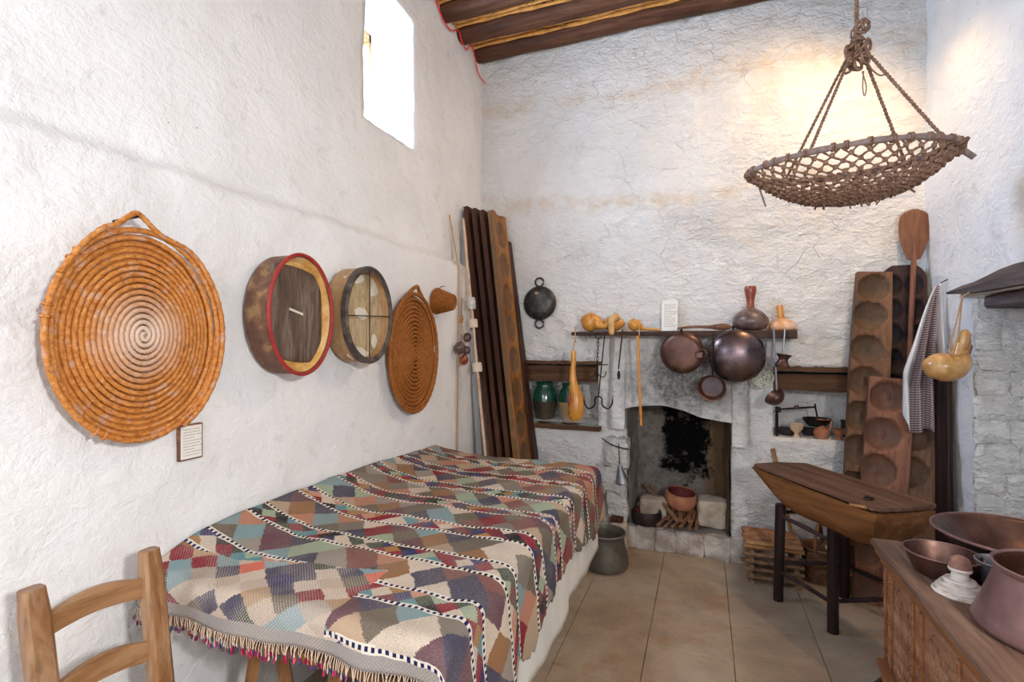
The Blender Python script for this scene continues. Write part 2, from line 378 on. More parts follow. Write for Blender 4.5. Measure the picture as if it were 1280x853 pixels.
M['firewood'] = wood('firewood', (.12,.05,.025), (.28,.13,.065), (.42,.22,.12), 2, 20, .8, .6, .1)
M['stick'] = speck('stick_bark', (.10,.05,.025), (.21,.11,.055), (.31,.19,.11), 20, .8, bump=.5, bs=70)
M['stick_gold'] = speck('stick_peeled', (.24,.10,.03), (.38,.19,.065), None, 20, .6, bump=.4, bs=70)
M['wicker'] = speck('wicker', (.07,.028,.010), (.17,.07,.025), (.26,.12,.045), 40, .6, bump=.5, bs=120)
M['bamboo'] = speck('orange_cane', (.55,.19,.02), (.72,.32,.05), None, 12, .35, bump=.2)
M['cane_pink'] = speck('dry_cane', (.42,.24,.15), (.62,.42,.29), (.5,.2,.08), 7, .5, bump=.2)
M['turned'] = speck('whitened_turned_wood', (.36,.22,.16), (.66,.58,.52), (.8,.76,.72), 30, .7, bump=.15, bs=50, stretch=(1,1,3))
M['turned_top'] = speck('worn_turned_knob', (.2,.09,.06), (.38,.2,.15), None, 30, .6)
M['sheet'] = speck('white_sheet', (.70,.66,.58), (.78,.75,.68), None, 4, .9, bump=.4, bs=30, bd=.008, stretch=(1,3,.4))
M['mattress'] = NT('mattress_ticking').done((.6,.55,.48), .9)
M['glassy'] = speck('cloudy_plastic', (.35,.33,.32), (.6,.58,.56), None, 30, .3)
def floor_mat():
    t = NT('flagstone'); p_ = t.pos()
    a = t.noise(p_, 1.3, 5, .6, .5); b = t.noise(p_, 7, 6, .65); f = t.noise(t.map(p_, (1, 3, 1)), 22, 5, .7)
    c = t.ramp(a, [(.32, (.26,.165,.10)), (.5, (.39,.285,.19)), (.68, (.46,.365,.27))])
    c = t.mix(t.rng(b, .45, .72, 0, .5), c, (.22,.17,.13))
    c = t.mix(t.rng(f, .55, .8, 0, .5), c, (.48,.42,.35))
    st = t.math('MULTIPLY', t.rng(t.noise(p_, 2.6, 4, .6, 1.0), .58, .66, 0, .6), t.rng(b, .3, .6, .3, 1))
    c = t.mix(st, c, (.34,.17,.07))
    ob = t.n('ObjectInfo').outputs['Random']
    c = t.mix(t.rng(ob, 0, 1, 0, .16), c, (.40,.37,.33))
    h = t.math('ADD', t.math('MULTIPLY', b, .8), t.math('MULTIPLY', f, .5))
    return t.done(c, t.rng(b, .3, .7, .5, .75), 0, t.bump(h, .45, .02), .35)
M['floor'] = floor_mat()
M['grout'] = speck('floor_joint', (.21,.155,.11), (.31,.24,.175), None, 12, .95)
def fireback_mat():
    t = NT('sooty_fireback'); p_ = t.pos(); x, y, z = t.xyz(p_)
    n = t.noise(p_, 5, 5, .65); n2 = t.noise(p_, 20, 5, .7)
    c = t.mix(t.rng(n2, .4, .65, 0, .8), (.26,.23,.20), (.13,.11,.095))
    c = t.mix(t.rng(x, -.03, .06, 0, .9), c, (.17,.10,.05))
    d1 = t.math('DIVIDE', t.math('ABSOLUTE', t.math('SUBTRACT', x, -.135)), .16)
    d = t.math('MAXIMUM', d1, t.rng(z, .62, .42, .7, 1.3))
    m = t.rng(t.math('ADD', d, t.math('MULTIPLY', t.math('SUBTRACT', t.math('ADD', n, t.math('MULTIPLY', n2, .5)), .75), 1.6)), .86, 1.16, 1, 0)
    c = t.mix(m, c, (.004,.0035,.003))
    m2 = t.rng(t.math('ADD', z, t.math('MULTIPLY', t.math('SUBTRACT', n2, .5), .3)), .92, 1.15, 0, .9)
    c = t.mix(m2, c, (.012,.010,.009))
    return t.done(c, .95, 0, t.bump(t.math('ADD', n, n2), .9, .03), .1)
M['fireback'] = fireback_mat()

# ---------------------------------------------------------------- walls
def fnoise(q, amp, sc=2.0, seed=0): return noise.fractal(V(q)*sc + V((seed, 0, 0)), 1.0, 2.0, 4)*amp
def lines(a, b, step, extra=()):
    n = max(1, round((b-a)/step)); L = [a + (b-a)*i/n for i in range(n+1)]
    for e in extra:
        k = min(range(len(L)), key=lambda i: abs(L[i]-e))
        L[k] = e
    return sorted(set(L))
def wall(name, P, nrm, aL, bL, holes, disp, m, parent=None, nm=None):
    """P(a,b) base point, nrm = direction out of the room; holes = (a0,a1,b0,b1,depth,back?)"""
    mb = MB(); idx = {}
    def pos(a, b): return P(a, b) + V(nrm)*disp(a, b)
    for i, a in enumerate(aL):
        for j, b in enumerate(bL):
            idx[i, j] = len(mb.v); mb.v.append(pos(a, b))
    inh = lambda a, b: next((h for h in holes if h[0] < a < h[1] and h[2] < b < h[3]), None)
    for i in range(len(aL)-1):
        for j in range(len(bL)-1):
            if inh((aL[i]+aL[i+1])/2, (bL[j]+bL[j+1])/2) is None:
                mb.f.append((idx[i,j], idx[i+1,j], idx[i+1,j+1], idx[i,j+1]))
    for h in holes:
        ia = [i for i, a in enumerate(aL) if h[0]-1e-6 <= a <= h[1]+1e-6]; jb = [j for j, b in enumerate(bL) if h[2]-1e-6 <= b <= h[3]+1e-6]
        D = h[4]; steps = max(2, int(D/.05)) 
        loop = [(i, jb[0]) for i in ia] + [(ia[-1], j) for j in jb[1:]] + [(i, jb[-1]) for i in ia[-2::-1]] + [(ia[0], j) for j in jb[-2:0:-1]]
        ac, bc = (h[0]+h[1])/2, (h[2]+h[3])/2
        prev = [idx[q] for q in loop]
        for s in range(1, steps+1):
            cur = []
            for (i, j) in loop:
                a, b = aL[i], bL[j]; g = 1 - .06*s/steps if len(h) < 7 else 1
                q = P(ac + (a-ac)*g, bc + (b-bc)*g) + V(nrm)*(disp(a, b)*(1-s/steps) + D*s/steps)
                q += noise.noise_vector(q*7)*.006
                cur.append(len(mb.v)); mb.v.append(q)
            for k in range(len(loop)):
                l = (k+1) % len(loop); mb.f.append((prev[k], prev[l], cur[l], cur[k]))
            prev = cur
        if h[5]:
            bi = {}; border = {loop[k]: prev[k] for k in range(len(loop))}
            for i in ia:
                for j in jb:
                    if (i, j) in border: bi[i, j] = border[i, j]
                    else:
                        g = .94; q = P(ac + (aL[i]-ac)*g, bc + (bL[j]-bc)*g) + V(nrm)*(D + disp(aL[i], bL[j])*.7)
                        bi[i, j] = len(mb.v); mb.v.append(q)
            for i in ia[:-1]:
                for j in jb[:-1]:
                    mb.f.append((bi[i,j], bi[i+1,j], bi[i+1,j+1], bi[i,j+1]))
    return mb.solo(name, m, kind='structure', base=False, ang=180)

YR = -1.55
def ledge_x(z):
    k = min(1, max(0, (z-2.07)/.055)); k = k*k*(3-2*k)
    return XL + (XLU-XL)*k
w1, w2 = px(455, 150, X=XLU), px(517, 187, X=XLU)
WIN = tuple(round(q, 4) for q in (w1.y, w2.y, w2.z, px(519, 30, X=XLU).z))
yl = lines(YR, YB+.12, .034, WIN[:2])
zl = lines(-.05, 4.02, .034, WIN[2:])
def dl(a, b):
    near = min(1, max(0, (abs(a-(WIN[0]+WIN[1])/2)-.25)/.1, (abs(b-(WIN[2]+WIN[3])/2)-.42)/.1))
    return fnoise((a, b, 0), .016, 1.3) + fnoise((a, b, 3), .005, 6) * (1 + (1-near))
wall('wall_left', lambda a, b: V((ledge_x(b + fnoise((a, 0, 9), .010, 2.5)), a, b)), (-1, 0, 0), yl, zl, [(WIN[0], WIN[1], WIN[2], WIN[3], .36, False)], dl, M['plaster_left'])

# back wall with its two niches and the fireplace hole
NL = (-1.42, px(748, 500, Y=YB).x, px(740, 533, Y=YB).z, px(740, 452, Y=YB).z)
NR = (px(966, 500, Y=YB).x, .93, px(1010, 550, Y=YB).z, px(1010, 459, Y=YB).z)
FP = (-.542, .179, .13, 1.12)
xl = lines(XLU-.12, XR+.10, .026, NL[:2] + NR[:2] + FP[:2])
zb = lines(-.05, 4.02, .026, NL[2:] + NR[2:] + FP[2:])
def db(a, b):
    v_ = fnoise((a, b, 5), .022, 1.6) + fnoise((a, b, 8), .010, 6)
    if b < 1.9:
        k = min(1, (1.9-b)/.8); d = noise.voronoi(V((a*4.2, b*5.5, 1.5)))[0]
        v_ += -k*.026*max(0, (d[1]-d[0]))
    return v_ 
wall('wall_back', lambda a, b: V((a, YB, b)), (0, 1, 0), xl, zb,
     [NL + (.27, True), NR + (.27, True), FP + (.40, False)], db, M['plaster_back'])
wb = bpy.data.objects['wall_back']
# firebox lining (back and chimney throat)
mb = MB(); n = 26
for i in range(n+1):
    for j in range(n+1):
        x_ = FP[0]-.02 + (FP[1]-FP[0]+.04)*i/n; z_ = .08 + 1.1*j/n
        d = noise.voronoi(V((x_*6, z_*7, 4)))[0]
        mb.v.append(V((x_, YB + .36 - .05*max(0, .35-z_)*3 - .03*(d[1]-d[0]) + fnoise((x_, z_, 2), .02, 4), z_)))
for i in range(n):
    for j in range(n): k = i*(n+1)+j; mb.f.append((k, k+n+1, k+n+2, k+1))
FBK = mb
# right wall, with the deep stone-lined recess under its timber lintel
RC = (1.05, px(1222, 500, X=XR).y, -.05, px(1280, 358, X=XR).z)
ylr = lines(YR, YB+.12, .034, RC[:2]); zlr = lines(-.05, 4.02, .034, RC[2:])
def dr(a, b): return fnoise((a, b, 15), .022, 1.3) + fnoise((a, b, 18), .006, 6)
wall('wall_right', lambda a, b: V((XR, a, b)), (1, 0, 0), ylr, zlr, [RC + (.34, True, 1)], dr, M['plaster_right'])
wr = bpy.data.objects['wall_right']
# rubble facing of the recess jamb: separate limewashed stones
random.seed(5)
z_ = .02; row = 0
while z_ < 1.66:
    h_ = random.uniform(.10, .17); x_ = XR - .01 + (0 if row % 2 else -.0)
    while x_ < XR + .33:
        w_ = random.uniform(.10, .20); w_ = min(w_, XR + .36 - x_)
        if w_ > .05:
            MB().stone((x_ + w_/2, RC[1] + .005, z_ + h_/2), (w_*.53, .022, h_*.53), random.randint(0, 99), 3, .20).part('stone', M['stone_white'], wr)
        x_ += w_
    z_ += h_; row += 1
# rear wall behind the camera
MB().box(((XL+XR)/2, YR-.03, 2.01), (3.2, .06, 4.02)).solo('wall_front', M['rear'], kind='structure')

# floor: flagstones, each its own piece, on a bed of mortar
fl = MB().box(((XL+XR)/2, 1.2, -.05), (4.2, 6.0, .08)).solo('floor', M['grout'], kind='structure')
xs = [XLU] + [-.265 + .397*k for k in range(-3, 5)]; xs = [q for q in xs if q < XR+.45]
random.seed(11)
for a, b in zip(xs, xs[1:]):
    if b - a < .02: continue
    y_ = YR + random.uniform(-.3, .1)
    while y_ < YB:
        l_ = random.uniform(.55, .85); y2 = min(y_+l_, YB+.02)
        mb = MB().box(((a+b)/2, (y_+y2)/2, -.0145), (b-a-.0028, y2-y_-.0028, .029), .0015)
        dz = random.uniform(-.0008, .0003)
        mb.v = [q + V((0, 0, dz)) for q in mb.v]
        mb.part('flagstone', M['floor'], fl); y_ = y2

# ceiling: boards far above, cane mat, round beams
ce = MB().box(((XL+XR)/2, 1.15, 4.05), (3.4, 5.6, .06)).solo('ceiling', M['rear'], kind='structure')
random.seed(3)
nb = 0; y_ = YB - .075
while y_ > YR:
    pts = []; rr = []; r0 = random.uniform(.062, .072)
    x0 = XLU - .06 + random.uniform(0, .03)
    for i in range(15):
        x_ = x0 + (XR+.08-x0)*i/14
        pts.append((x_, y_ + fnoise((x_, nb*3, 0), .012, 1.5), ZC + .075 + fnoise((x_, nb*3, 7), .008, 2)))
        rr.append(r0 + fnoise((x_, nb, 4), .006, 3))
    if y_ > 1.0:
        mb = MB().tube(pts, rr, 16)
        # hewn flat under side
        mb.v = [V((q.x, q.y, max(q.z, ZC + .012))) for q in mb.v]
        mb.part('beam', M['beam'], ce, ang=50)
        g = y_ - .1425       # gap between this beam and the next: two split canes bound with fine stems
        for s_ in (-.052, .0, .05):
            pp = smooth_path([(XLU + .0 + (XR-XLU)*i/12, g + s_ + random.uniform(-.008, .008), ZC + .085 + random.uniform(-.005, .005)) for i in range(13)], 3)
            MB().tube(pp, [.013 + .004*math.sin(i*1.7+s_*50) for i in range(len(pp))], 6).part('split_cane', M['cane'], ce)
    nb += 1; y_ -= .285
mb = MB(); x_ = XLU
while x_ < XR:
    mb.tube([(x_, 1.0, 3.92 + random.uniform(-.003, .003)), (x_+random.uniform(-.02, .02), YB-.01, 3.92)], random.uniform(.006, .009), 5); x_ += .0165
mb.part('cane_mat', M['cane'], ce)['kind'] = 'stuff'
mb = MB()
for k in range(260):
    b_ = random.randint(0, 9); g = YB - .075 - .285*b_ - .14
    x_ = random.uniform(XLU, XR); mb.tube([(x_, g-.065, ZC+.10), (x_+random.uniform(-.01, .01), g, ZC+.072), (x_+random.uniform(-.015, .015), g+.065, ZC+.10)], .0035, 4)
mb.part('cane_binding', M['cane'], ce)['kind'] = 'stuff'

# window high in the left wall
wt = tag(MB().box((XLU-.345, (WIN[0]+WIN[1])/2, WIN[3]-.05), (.05, WIN[1]-WIN[0]+.02, .05)).solo('window_1', M['pale_wood'], kind='structure'))
wy = (WIN[1]-WIN[0])*.47
for s in (-1, 1):
    MB().box((XLU-.345, (WIN[0]+WIN[1])/2 + s*wy, (WIN[2]+WIN[3])/2), (.05, .04, WIN[3]-WIN[2]), .004).part('window_post', M['pale_wood'], wt)
MB().box((XLU-.345, (WIN[0]+WIN[1])/2, WIN[2]+.05), (.05, WIN[1]-WIN[0], .04), .004).part('window_sill', M['pale_wood'], wt)

# niche timbers
def timber(x0, x1, y0, y1, z0, z1, parent, m, name='lintel', seed=0, amp=.006):
    mb = MB(); n = 14
    pr = []
    for i in range(n+1):
        x_ = x0 + (x1-x0)*i/n
        for (y_, z_) in ((y0, z0), (y0, (z0+z1)/2), (y0, z1), (y1, z1), (y1, z0)):
            q = V((x_, y_, z_)); mb.v.append(q + noise.noise_vector(q*V((6, 9, 14)).length*.35 + V((seed, 0, 0)))*amp)
    for i in range(n):
        for k in range(5): l = (k+1) % 5; mb.f.append((i*5+k, i*5+l, i*5+5+l, i*5+5+k))
    mb.f.append(tuple(range(5))); mb.f.append(tuple(n*5+k for k in range(5)))
    return mb.part(name, m, parent, ang=30)
timber(NL[0]-.05, NL[1]+.03, YB-.012, YB+.22, NL[3]-.022, NL[3]+.004, wb, M['lintel'], 'lintel_plank', 1)
timber(NL[0]-.03, NL[1]-.0, YB+.07, YB+.25, NL[3]-.165, NL[3]-.04, wb, M['lintel'], 'lintel', 2)
timber(NL[0]-.03, NL[1]+.02, YB-.055, YB+.24, NL[2]-.03, NL[2]+.004, wb, M['lintel'], 'niche_shelf', 3)
timber(NR[0]-.03, NR[1]+.02, YB-.005, YB+.22, NR[3]-.03, NR[3]+.004, wb, M['lintel'], 'lintel_plank', 4)
timber(NR[0]-.0, NR[1]+.02, YB+.045, YB+.25, NR[3]-.165, NR[3]-.05, wb, M['lintel'], 'lintel', 5)
# lintel of the right recess: a grey weathered plank, upper edge slanting into the wall
mb = MB(); n = 20; y0, y1 = px(1194, 374, X=XR-.02).y, 1.0
for i in range(n+1):
    y_ = y0 + (y1-y0)*i/n; zb_ = px(1280, 358, X=XR).z + .02*math.exp(-i*.6)
    zt = zb_ + .022 + min(.075, .085*i/5) + .02*noise.noise(V((y_*9, 1, 2)))
    o_ = XR - .055 - .012*noise.noise(V((y_*5, 3, 2)))
    for (x_, z_) in ((o_, zb_), (o_-.004, (zb_+zt)/2), (o_+.02, zt), (XR+.30, zt), (XR+.30, zb_+.008)): mb.v.append(V((x_, y_, z_)))
for i in range(n):
    for k in range(5): l = (k+1) % 5; mb.f.append((i*5+k, i*5+l, i*5+5+l, i*5+5+k))
mb.f.append(tuple(range(5))); mb.f.append(tuple(n*5+k for k in range(5)))
mb.part('lintel', M['grey_lintel'], wr, ang=35)
MB().box((XR+.165, 2.12, RC[3]-.042), (.29, 2.20, .066), .012).jitter(.012, 6).part('lintel_beam', M['grey_lintel'], wr)

# ---------------------------------------------------------------- fireplace
fp = thing('fireplace', 'whitewashed stone fireplace with a soot-stained arched hood', 'fireplace', (-.18, 3.72, 0))
YH = 3.70
def arch_z(x_):
    t_ = (x_ - FP[0])/(FP[1]-FP[0]); t_ = min(1, max(0, t_))
    return 1.005 + .05*math.sin(PI*min(1, t_*1.25+.12)) - .05*max(0, t_-.55)/.45
hx0, hx1 = px(760, 480, Y=YH).x, px(938, 480, Y=YH).x
mb = MB(); nx, nz = 60, 34; ids = {}
def hood_front(x_, k):
    # k 0 at the lower edge, 1 under the shelf
    if x_ < FP[0]+.0: zlow = .875
    elif x_ > FP[1]: zlow = .80
    else: zlow = arch_z(x_)
    z_ = zlow + (1.60 - zlow)*k
    yy = YH + .075*max(0, (z_-1.0)/.6)
    e = min(x_-hx0, hx1-x_)
    yy += .045*max(0, 1-e/.05)**2
    d = noise.voronoi(V((x_*5, z_*6, 9)))[0]
    if FP[0] < x_ < FP[1]: yy += .02
    return V((x_ + .006*noise.noise(V((0, z_*7, 2))), yy + fnoise((x_, z_, 3), .010, 4) - .014*(d[1]-d[0]), z_ + (.006*noise.noise(V((x_*9, 5, 2))) if k == 0 else 0)))
hxl = sorted(set(lines(hx0, hx1, .02, (FP[0], FP[1]))))
cols = []
for x_ in hxl: cols.append(x_)
# double columns at the jumps so the brackets have clean inner faces
cols2 = []
for x_ in cols:
    if abs(x_-FP[0]) < 1e-6: cols2 += [x_-.0005, x_+.0005]
    elif abs(x_-FP[1]) < 1e-6: cols2 += [x_-.0005, x_+.0005]
    else: cols2.append(x_)
for i, x_ in enumerate(cols2):
    for j in range(nz+1): mb.v.append(hood_front(x_, j/nz))
    low = mb.v[-(nz+1)].copy()
    for d_ in (.04, .09, .16): mb.v.append(V((x_, YH + d_ + .02, low.z + (.0 if FP[0] < x_ < FP[1] else -.004))))
R_ = nz+4
for i in range(len(cols2)-1):
    for j in range(nz): k = i*R_+j; mb.f.append((k, k+R_, k+R_+1, k+1))
    seq = [0, nz+1, nz+2, nz+3]
    for a, b in zip(seq, seq[1:]): mb.f.append((i*R_+a, i*R_+b, (i+1)*R_+b, (i+1)*R_+a))
L_ = len(cols2)-1      # side faces back to the wall
for c_ in (0, L_):
    k0 = len(mb.v)
    for j in range(nz+1): q = mb.v[c_*R_+j]; mb.v.append(V((q.x, YB+.03, q.z)))
    for j in range(nz): mb.f.append((c_*R_+j, c_*R_+j+1, k0+j+1, k0+j))
k0 = len(mb.v)
for i in range(len(cols2)): q = mb.v[i*R_+nz]; mb.v.append(V((q.x, YB+.03, q.z)))
for i in range(L_): mb.f.append((i*R_+nz, (i+1)*R_+nz, k0+i+1, k0+i))
mb.part('hood', M['plaster_hood'], fp, ang=60)
FBK.part('fireback', M['fireback'], fp, ang=180)
for s, x_ in ((-1, FP[0]-.004), (1, FP[1]+.004)):   # firebox cheeks
    mb = MB(); n = 12
    for i in range(n+1):
        for j in range(n+1):
            y_ = YB-.03 + .42*i/n; z_ = .12 + 1.0*j/n
            mb.v.append(V((x_ - s*(.012 + abs(fnoise((y_, z_, 4), .03, 4)) + .02*i/n), y_, z_)))
    for i in range(n):
        for j in range(n): k = i*(n+1)+j; mb.f.append((k, k+n+1, k+n+2, k+1))
    mb.part('firebox_cheek', M['stone_grey'] if s < 0 else M['fireback'], fp, ang=180)
hz = .15
MB().box((-.16, 4.03, hz/2), (.80, .46, hz-.01), .02).jitter(.006, 8).part('hearth_slab', M['stone_grey'], fp)
random.seed(21); x_ = -.585
while x_ < .33:
    w_ = random.uniform(.10, .19); w_ = min(w_, .37 - x_)
    MB().stone((x_+w_/2, 3.785, hz/2-.004), (w_*.54, .045, hz*.54), random.randint(0, 99), 4, .20).part('kerb_stone', M['stone_kerb'], fp)
    x_ += w_
random.seed(77)
for k in range(9):
    MB().stone((FP[0]+.08+k*.075, YB+.27-random.uniform(0,.03), hz+random.uniform(.03,.07)), (random.uniform(.035,.05), .04, random.uniform(.03,.055)), k, 2, .25).part('rubble_stone', M['stone_grey'] if k % 3 else M['stone_tan'], fp)
# left jamb of rounded, whitewashed stones under the hood bracket
random.seed(8)
for (u, v_, du, dv) in ((771, 566, 15, 19), (768, 600, 16, 17), (772, 632, 13, 17), (768, 657, 15, 11), (745, 600, 12, 22), (742, 640, 13, 18), (722, 610, 12, 20)):
    c_ = px(u, v_, Y=3.79); k = pt(c_, 1)
    MB().stone((c_.x, 3.815 if u < 760 else 3.80, c_.z), (du*k*1.0, .06, dv*k*1.0), u, 3, .24).part('jamb_stone', M['stone_white'], fp)

# ---------------------------------------------------------------- the shelf on the hood
s0, s1 = px(715, 414, Y=3.62), px(997, 412, Y=3.60)
ZS = 1.588; sh = thing('wall_shelf', 'long dark rough wooden shelf above the fireplace', 'shelf', ((s0.x+s1.x)/2, 3.72, ZS-.03))
mb = MB(); n = 30
for i in range(n+1):
    x_ = s0.x + (s1.x-s0.x)*i/n; th = .026 + .030*(i/n)**2 + .008*noise.noise(V((x_*6, 0, 1)))
    yf = 3.605 + .008*noise.noise(V((x_*5, 2, 2)))
    for y_, z_ in ((yf, ZS-th), (yf-.004, ZS-th*.5), (yf+.002, ZS), (3.82, ZS), (3.82, ZS-th)): mb.v.append(V((x_, y_, z_)))
for i in range(n):
    for k in range(5): l = (k+1) % 5; mb.f.append((i*5+k, i*5+l, i*5+5+l, i*5+5+k))
mb.f.append(tuple(range(5))); mb.f.append(tuple(n*5+k for k in range(5)))
mb.part('plank', M['shelf'], sh, ang=35)
for u in (738, 800, 868, 918, 960, 984):
    c_ = px(u, 420, Y=3.60); MB().tube([(c_.x, 3.60, ZS-.045), (c_.x, 3.596, ZS-.02)], .003, 6).part('nail', M['iron'], sh)

def lean_thing(name, label, cat, bot, top, face=(0,-1,0), group=None):
    b_, t_ = V(bot), V(top); z = (t_-b_).normalized(); y = V(face); y = (y - z*y.dot(z)).normalized()
    return thing(name, label, cat, M=frame(b_, z, y), group=group), (t_-b_).length

# bread boards with round hollows: front face is local +Y
def hollow_mesh(L, W, T, cups, taper=0.0, knob=True, round_top=0.0, step=.009, x0=0):
    """cups: (x, z, rx, rz, depth)"""
    mb = MB(); nx = max(8, int(W/step)); nz_ = max(8, int(L/(step*1.25)))
    def depth(x_, z_):
        d_ = 0
        for (cx, cz, rx, rz, dp) in cups:
            q = ((x_-cx)/rx)**2 + ((z_-cz)/rz)**2
            if q < 1:
                e = (1-q)**.40*dp
                if knob and q < .03: e -= .006
                d_ = max(d_, e)
        return d_
    for j in range(nz_+1):
        z_ = L*j/nz_; hw = W/2*(1 - taper*max(0, (z_/L-.8))/.2)
        if round_top: 
            k = max(0, (z_-(L-round_top))/round_top); hw *= math.sqrt(max(0.05, 1-.75*k*k))
        for i in range(nx+1):
            x_ = -hw + 2*hw*i/nx; mb.v.append(V((x_, T/2 - depth(x_, z_), z_)))
    n1 = len(mb.v)
    for j in range(nz_):
        for i in range(nx): k = j*(nx+1)+i; mb.f.append((k, k+1, k+nx+2, k+nx+1))
    # sides and back
    ring = [i for i in range(nx+1)] + [j*(nx+1)+nx for j in range(1, nz_+1)] + [nz_*(nx+1)+i for i in range(nx-1, -1, -1)] + [j*(nx+1) for j in range(nz_-1, 0, -1)]
    k0 = len(mb.v)
    for r_ in ring: q = mb.v[r_]; mb.v.append(V((q.x, -T/2, q.z)))
    m_ = len(ring)
    for a in range(m_): b = (a+1) % m_; mb.f.append((ring[a], ring[b], k0+b, k0+a))
    mb.f.append(tuple(k0+a for a in range(m_)))
    return mb
def cups_from(Mx, lst, face_T, depth):
    """hollow centres measured on the photograph, projected on the board's front plane"""
    out = []; inv = Mx.inverted(); o = inv @ V((0, 0, CAMH))
    for (u, v_, r_) in lst:
        p2 = inv @ px(u, v_, T=1.0); d = p2 - o; t_ = (face_T/2 - o.y)/d.y; q = o + d*t_
        out.append((q.x, q.z, r_, r_, depth))
    return out
cp = []
root, L = lean_thing('bread_board', 'tall narrow brown board with a single column of round hollows, left of the double-row board', 'board', (.862, 3.54, 0), px(1092, 341, Y=3.715))
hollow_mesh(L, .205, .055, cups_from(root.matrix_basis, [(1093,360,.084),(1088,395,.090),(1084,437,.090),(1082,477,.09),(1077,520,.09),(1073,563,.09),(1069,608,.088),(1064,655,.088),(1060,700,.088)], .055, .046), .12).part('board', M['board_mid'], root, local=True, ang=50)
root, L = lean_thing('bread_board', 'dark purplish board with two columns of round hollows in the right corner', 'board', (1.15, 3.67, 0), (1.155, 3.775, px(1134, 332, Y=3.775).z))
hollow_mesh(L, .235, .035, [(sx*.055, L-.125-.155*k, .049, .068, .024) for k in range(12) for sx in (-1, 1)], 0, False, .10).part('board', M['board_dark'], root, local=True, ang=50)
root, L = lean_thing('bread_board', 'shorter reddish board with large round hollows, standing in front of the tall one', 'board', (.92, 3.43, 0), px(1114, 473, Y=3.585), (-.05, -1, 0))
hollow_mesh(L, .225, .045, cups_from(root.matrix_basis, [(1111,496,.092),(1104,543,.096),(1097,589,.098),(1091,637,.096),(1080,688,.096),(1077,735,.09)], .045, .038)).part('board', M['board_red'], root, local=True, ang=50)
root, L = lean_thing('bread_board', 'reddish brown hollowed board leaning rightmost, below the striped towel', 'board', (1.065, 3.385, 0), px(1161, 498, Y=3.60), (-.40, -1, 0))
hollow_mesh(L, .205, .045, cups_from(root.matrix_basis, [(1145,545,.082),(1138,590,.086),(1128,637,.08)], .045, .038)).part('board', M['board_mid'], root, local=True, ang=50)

root, L = lean_thing('plain_board', 'dark narrow plank in the shadowed corner between hollowed boards and right wall', 'board', (1.205, 3.33, 0), (1.245, 3.46, 1.35), (-.9, -.45, 0))
MB().box((0, 0, L/2), (.085, .03, L), .004).jitter(.003, 6).part('board', M['dark_leg'], root, local=True)
# baker's peel
root, L = lean_thing('bread_peel', 'long handled wooden bread peel leaning in the right corner', 'peel', (1.06, 3.50, 0), px(1144, 262, Y=3.775))
mb = MB(); bl = .315; zz = L - bl; n = 22; prof = []
for i in range(n+1):
    k = i/n; hw = .035 + .048*math.sin(min(1, k*1.55)*PI/2); 
    if k > .72: hw *= math.sqrt(max(.02, 1-((k-.72)/.29)**2.2))
    prof.append((hw, zz + bl*k))
for hw, z_ in prof:
    for x_, y_ in ((-hw, 0), (-hw*.5, .009), (hw*.5, .009), (hw, 0), (hw*.5, -.009), (-hw*.5, -.009)): mb.v.append(V((x_, y_, z_)))
for i in range(n):
    for k in range(6): l = (k+1) % 6; mb.f.append((i*6+k, i*6+l, i*6+6+l, i*6+6+k))
mb.f.append(tuple(range(6))); mb.f.append(tuple(n*6+k for k in range(6)))
mb.part('blade', M['peel'], root, local=True)
MB().tube([(0, .004, 0), (.004, .004, L*.4), (0, .008, zz), (0, .011, zz+.10)], [.014, .013, .015, .004], 8).part('handle', M['board_red'], root, local=True)

# five long boards leaning together at the left
random.seed(2)
Y0, Y1 = 3.43, 3.685
def side_board(label, xb, xt, zt, m, cups, T=.032, face=1, grp=None, w_=None, ym=None, name='bread_board'):
    ym = ym or (Y0+Y1)/2; w_ = w_ or (Y1-Y0)
    root, L = lean_thing(name, label, 'board', (xb, ym, 0), (xt, ym, zt), (1, 0, 0), grp)
    hollow_mesh(L, w_, T, cups, 0, False, 0, .012).part('board', m, root, local=True, ang=50)
    return root
g = 'dark long boards on edge in the left corner'
lab = ['long dark board standing edge-on, leftmost in the leaning stack', 'long dark board standing edge-on, second from left in the stack', 'long dark board standing edge-on, next to the golden hollowed board']
for k in range(3):
    tx = -1.700 + .066*k; side_board(lab[k], -1.405 + .060*k + .01*(k == 2), tx, 2.55 - .02*k, M['board_brown'], [(0, .35+.2*j, .07, .085, .012) for j in range(10)], .036, 1, g)
side_board('golden brown board with a column of oval hollows, in the left corner', -1.215, -1.495, 2.50, M['board_gold'], [(-.0, .17+.242*j, .100, .104, .03) for j in range(11)], .045)
side_board('plain dark brown board leaning behind the golden hollowed one', -1.165, -1.475, 2.32, M['board_brown'], [], .03, 1, None, .09, Y1+.052, 'plain_board')
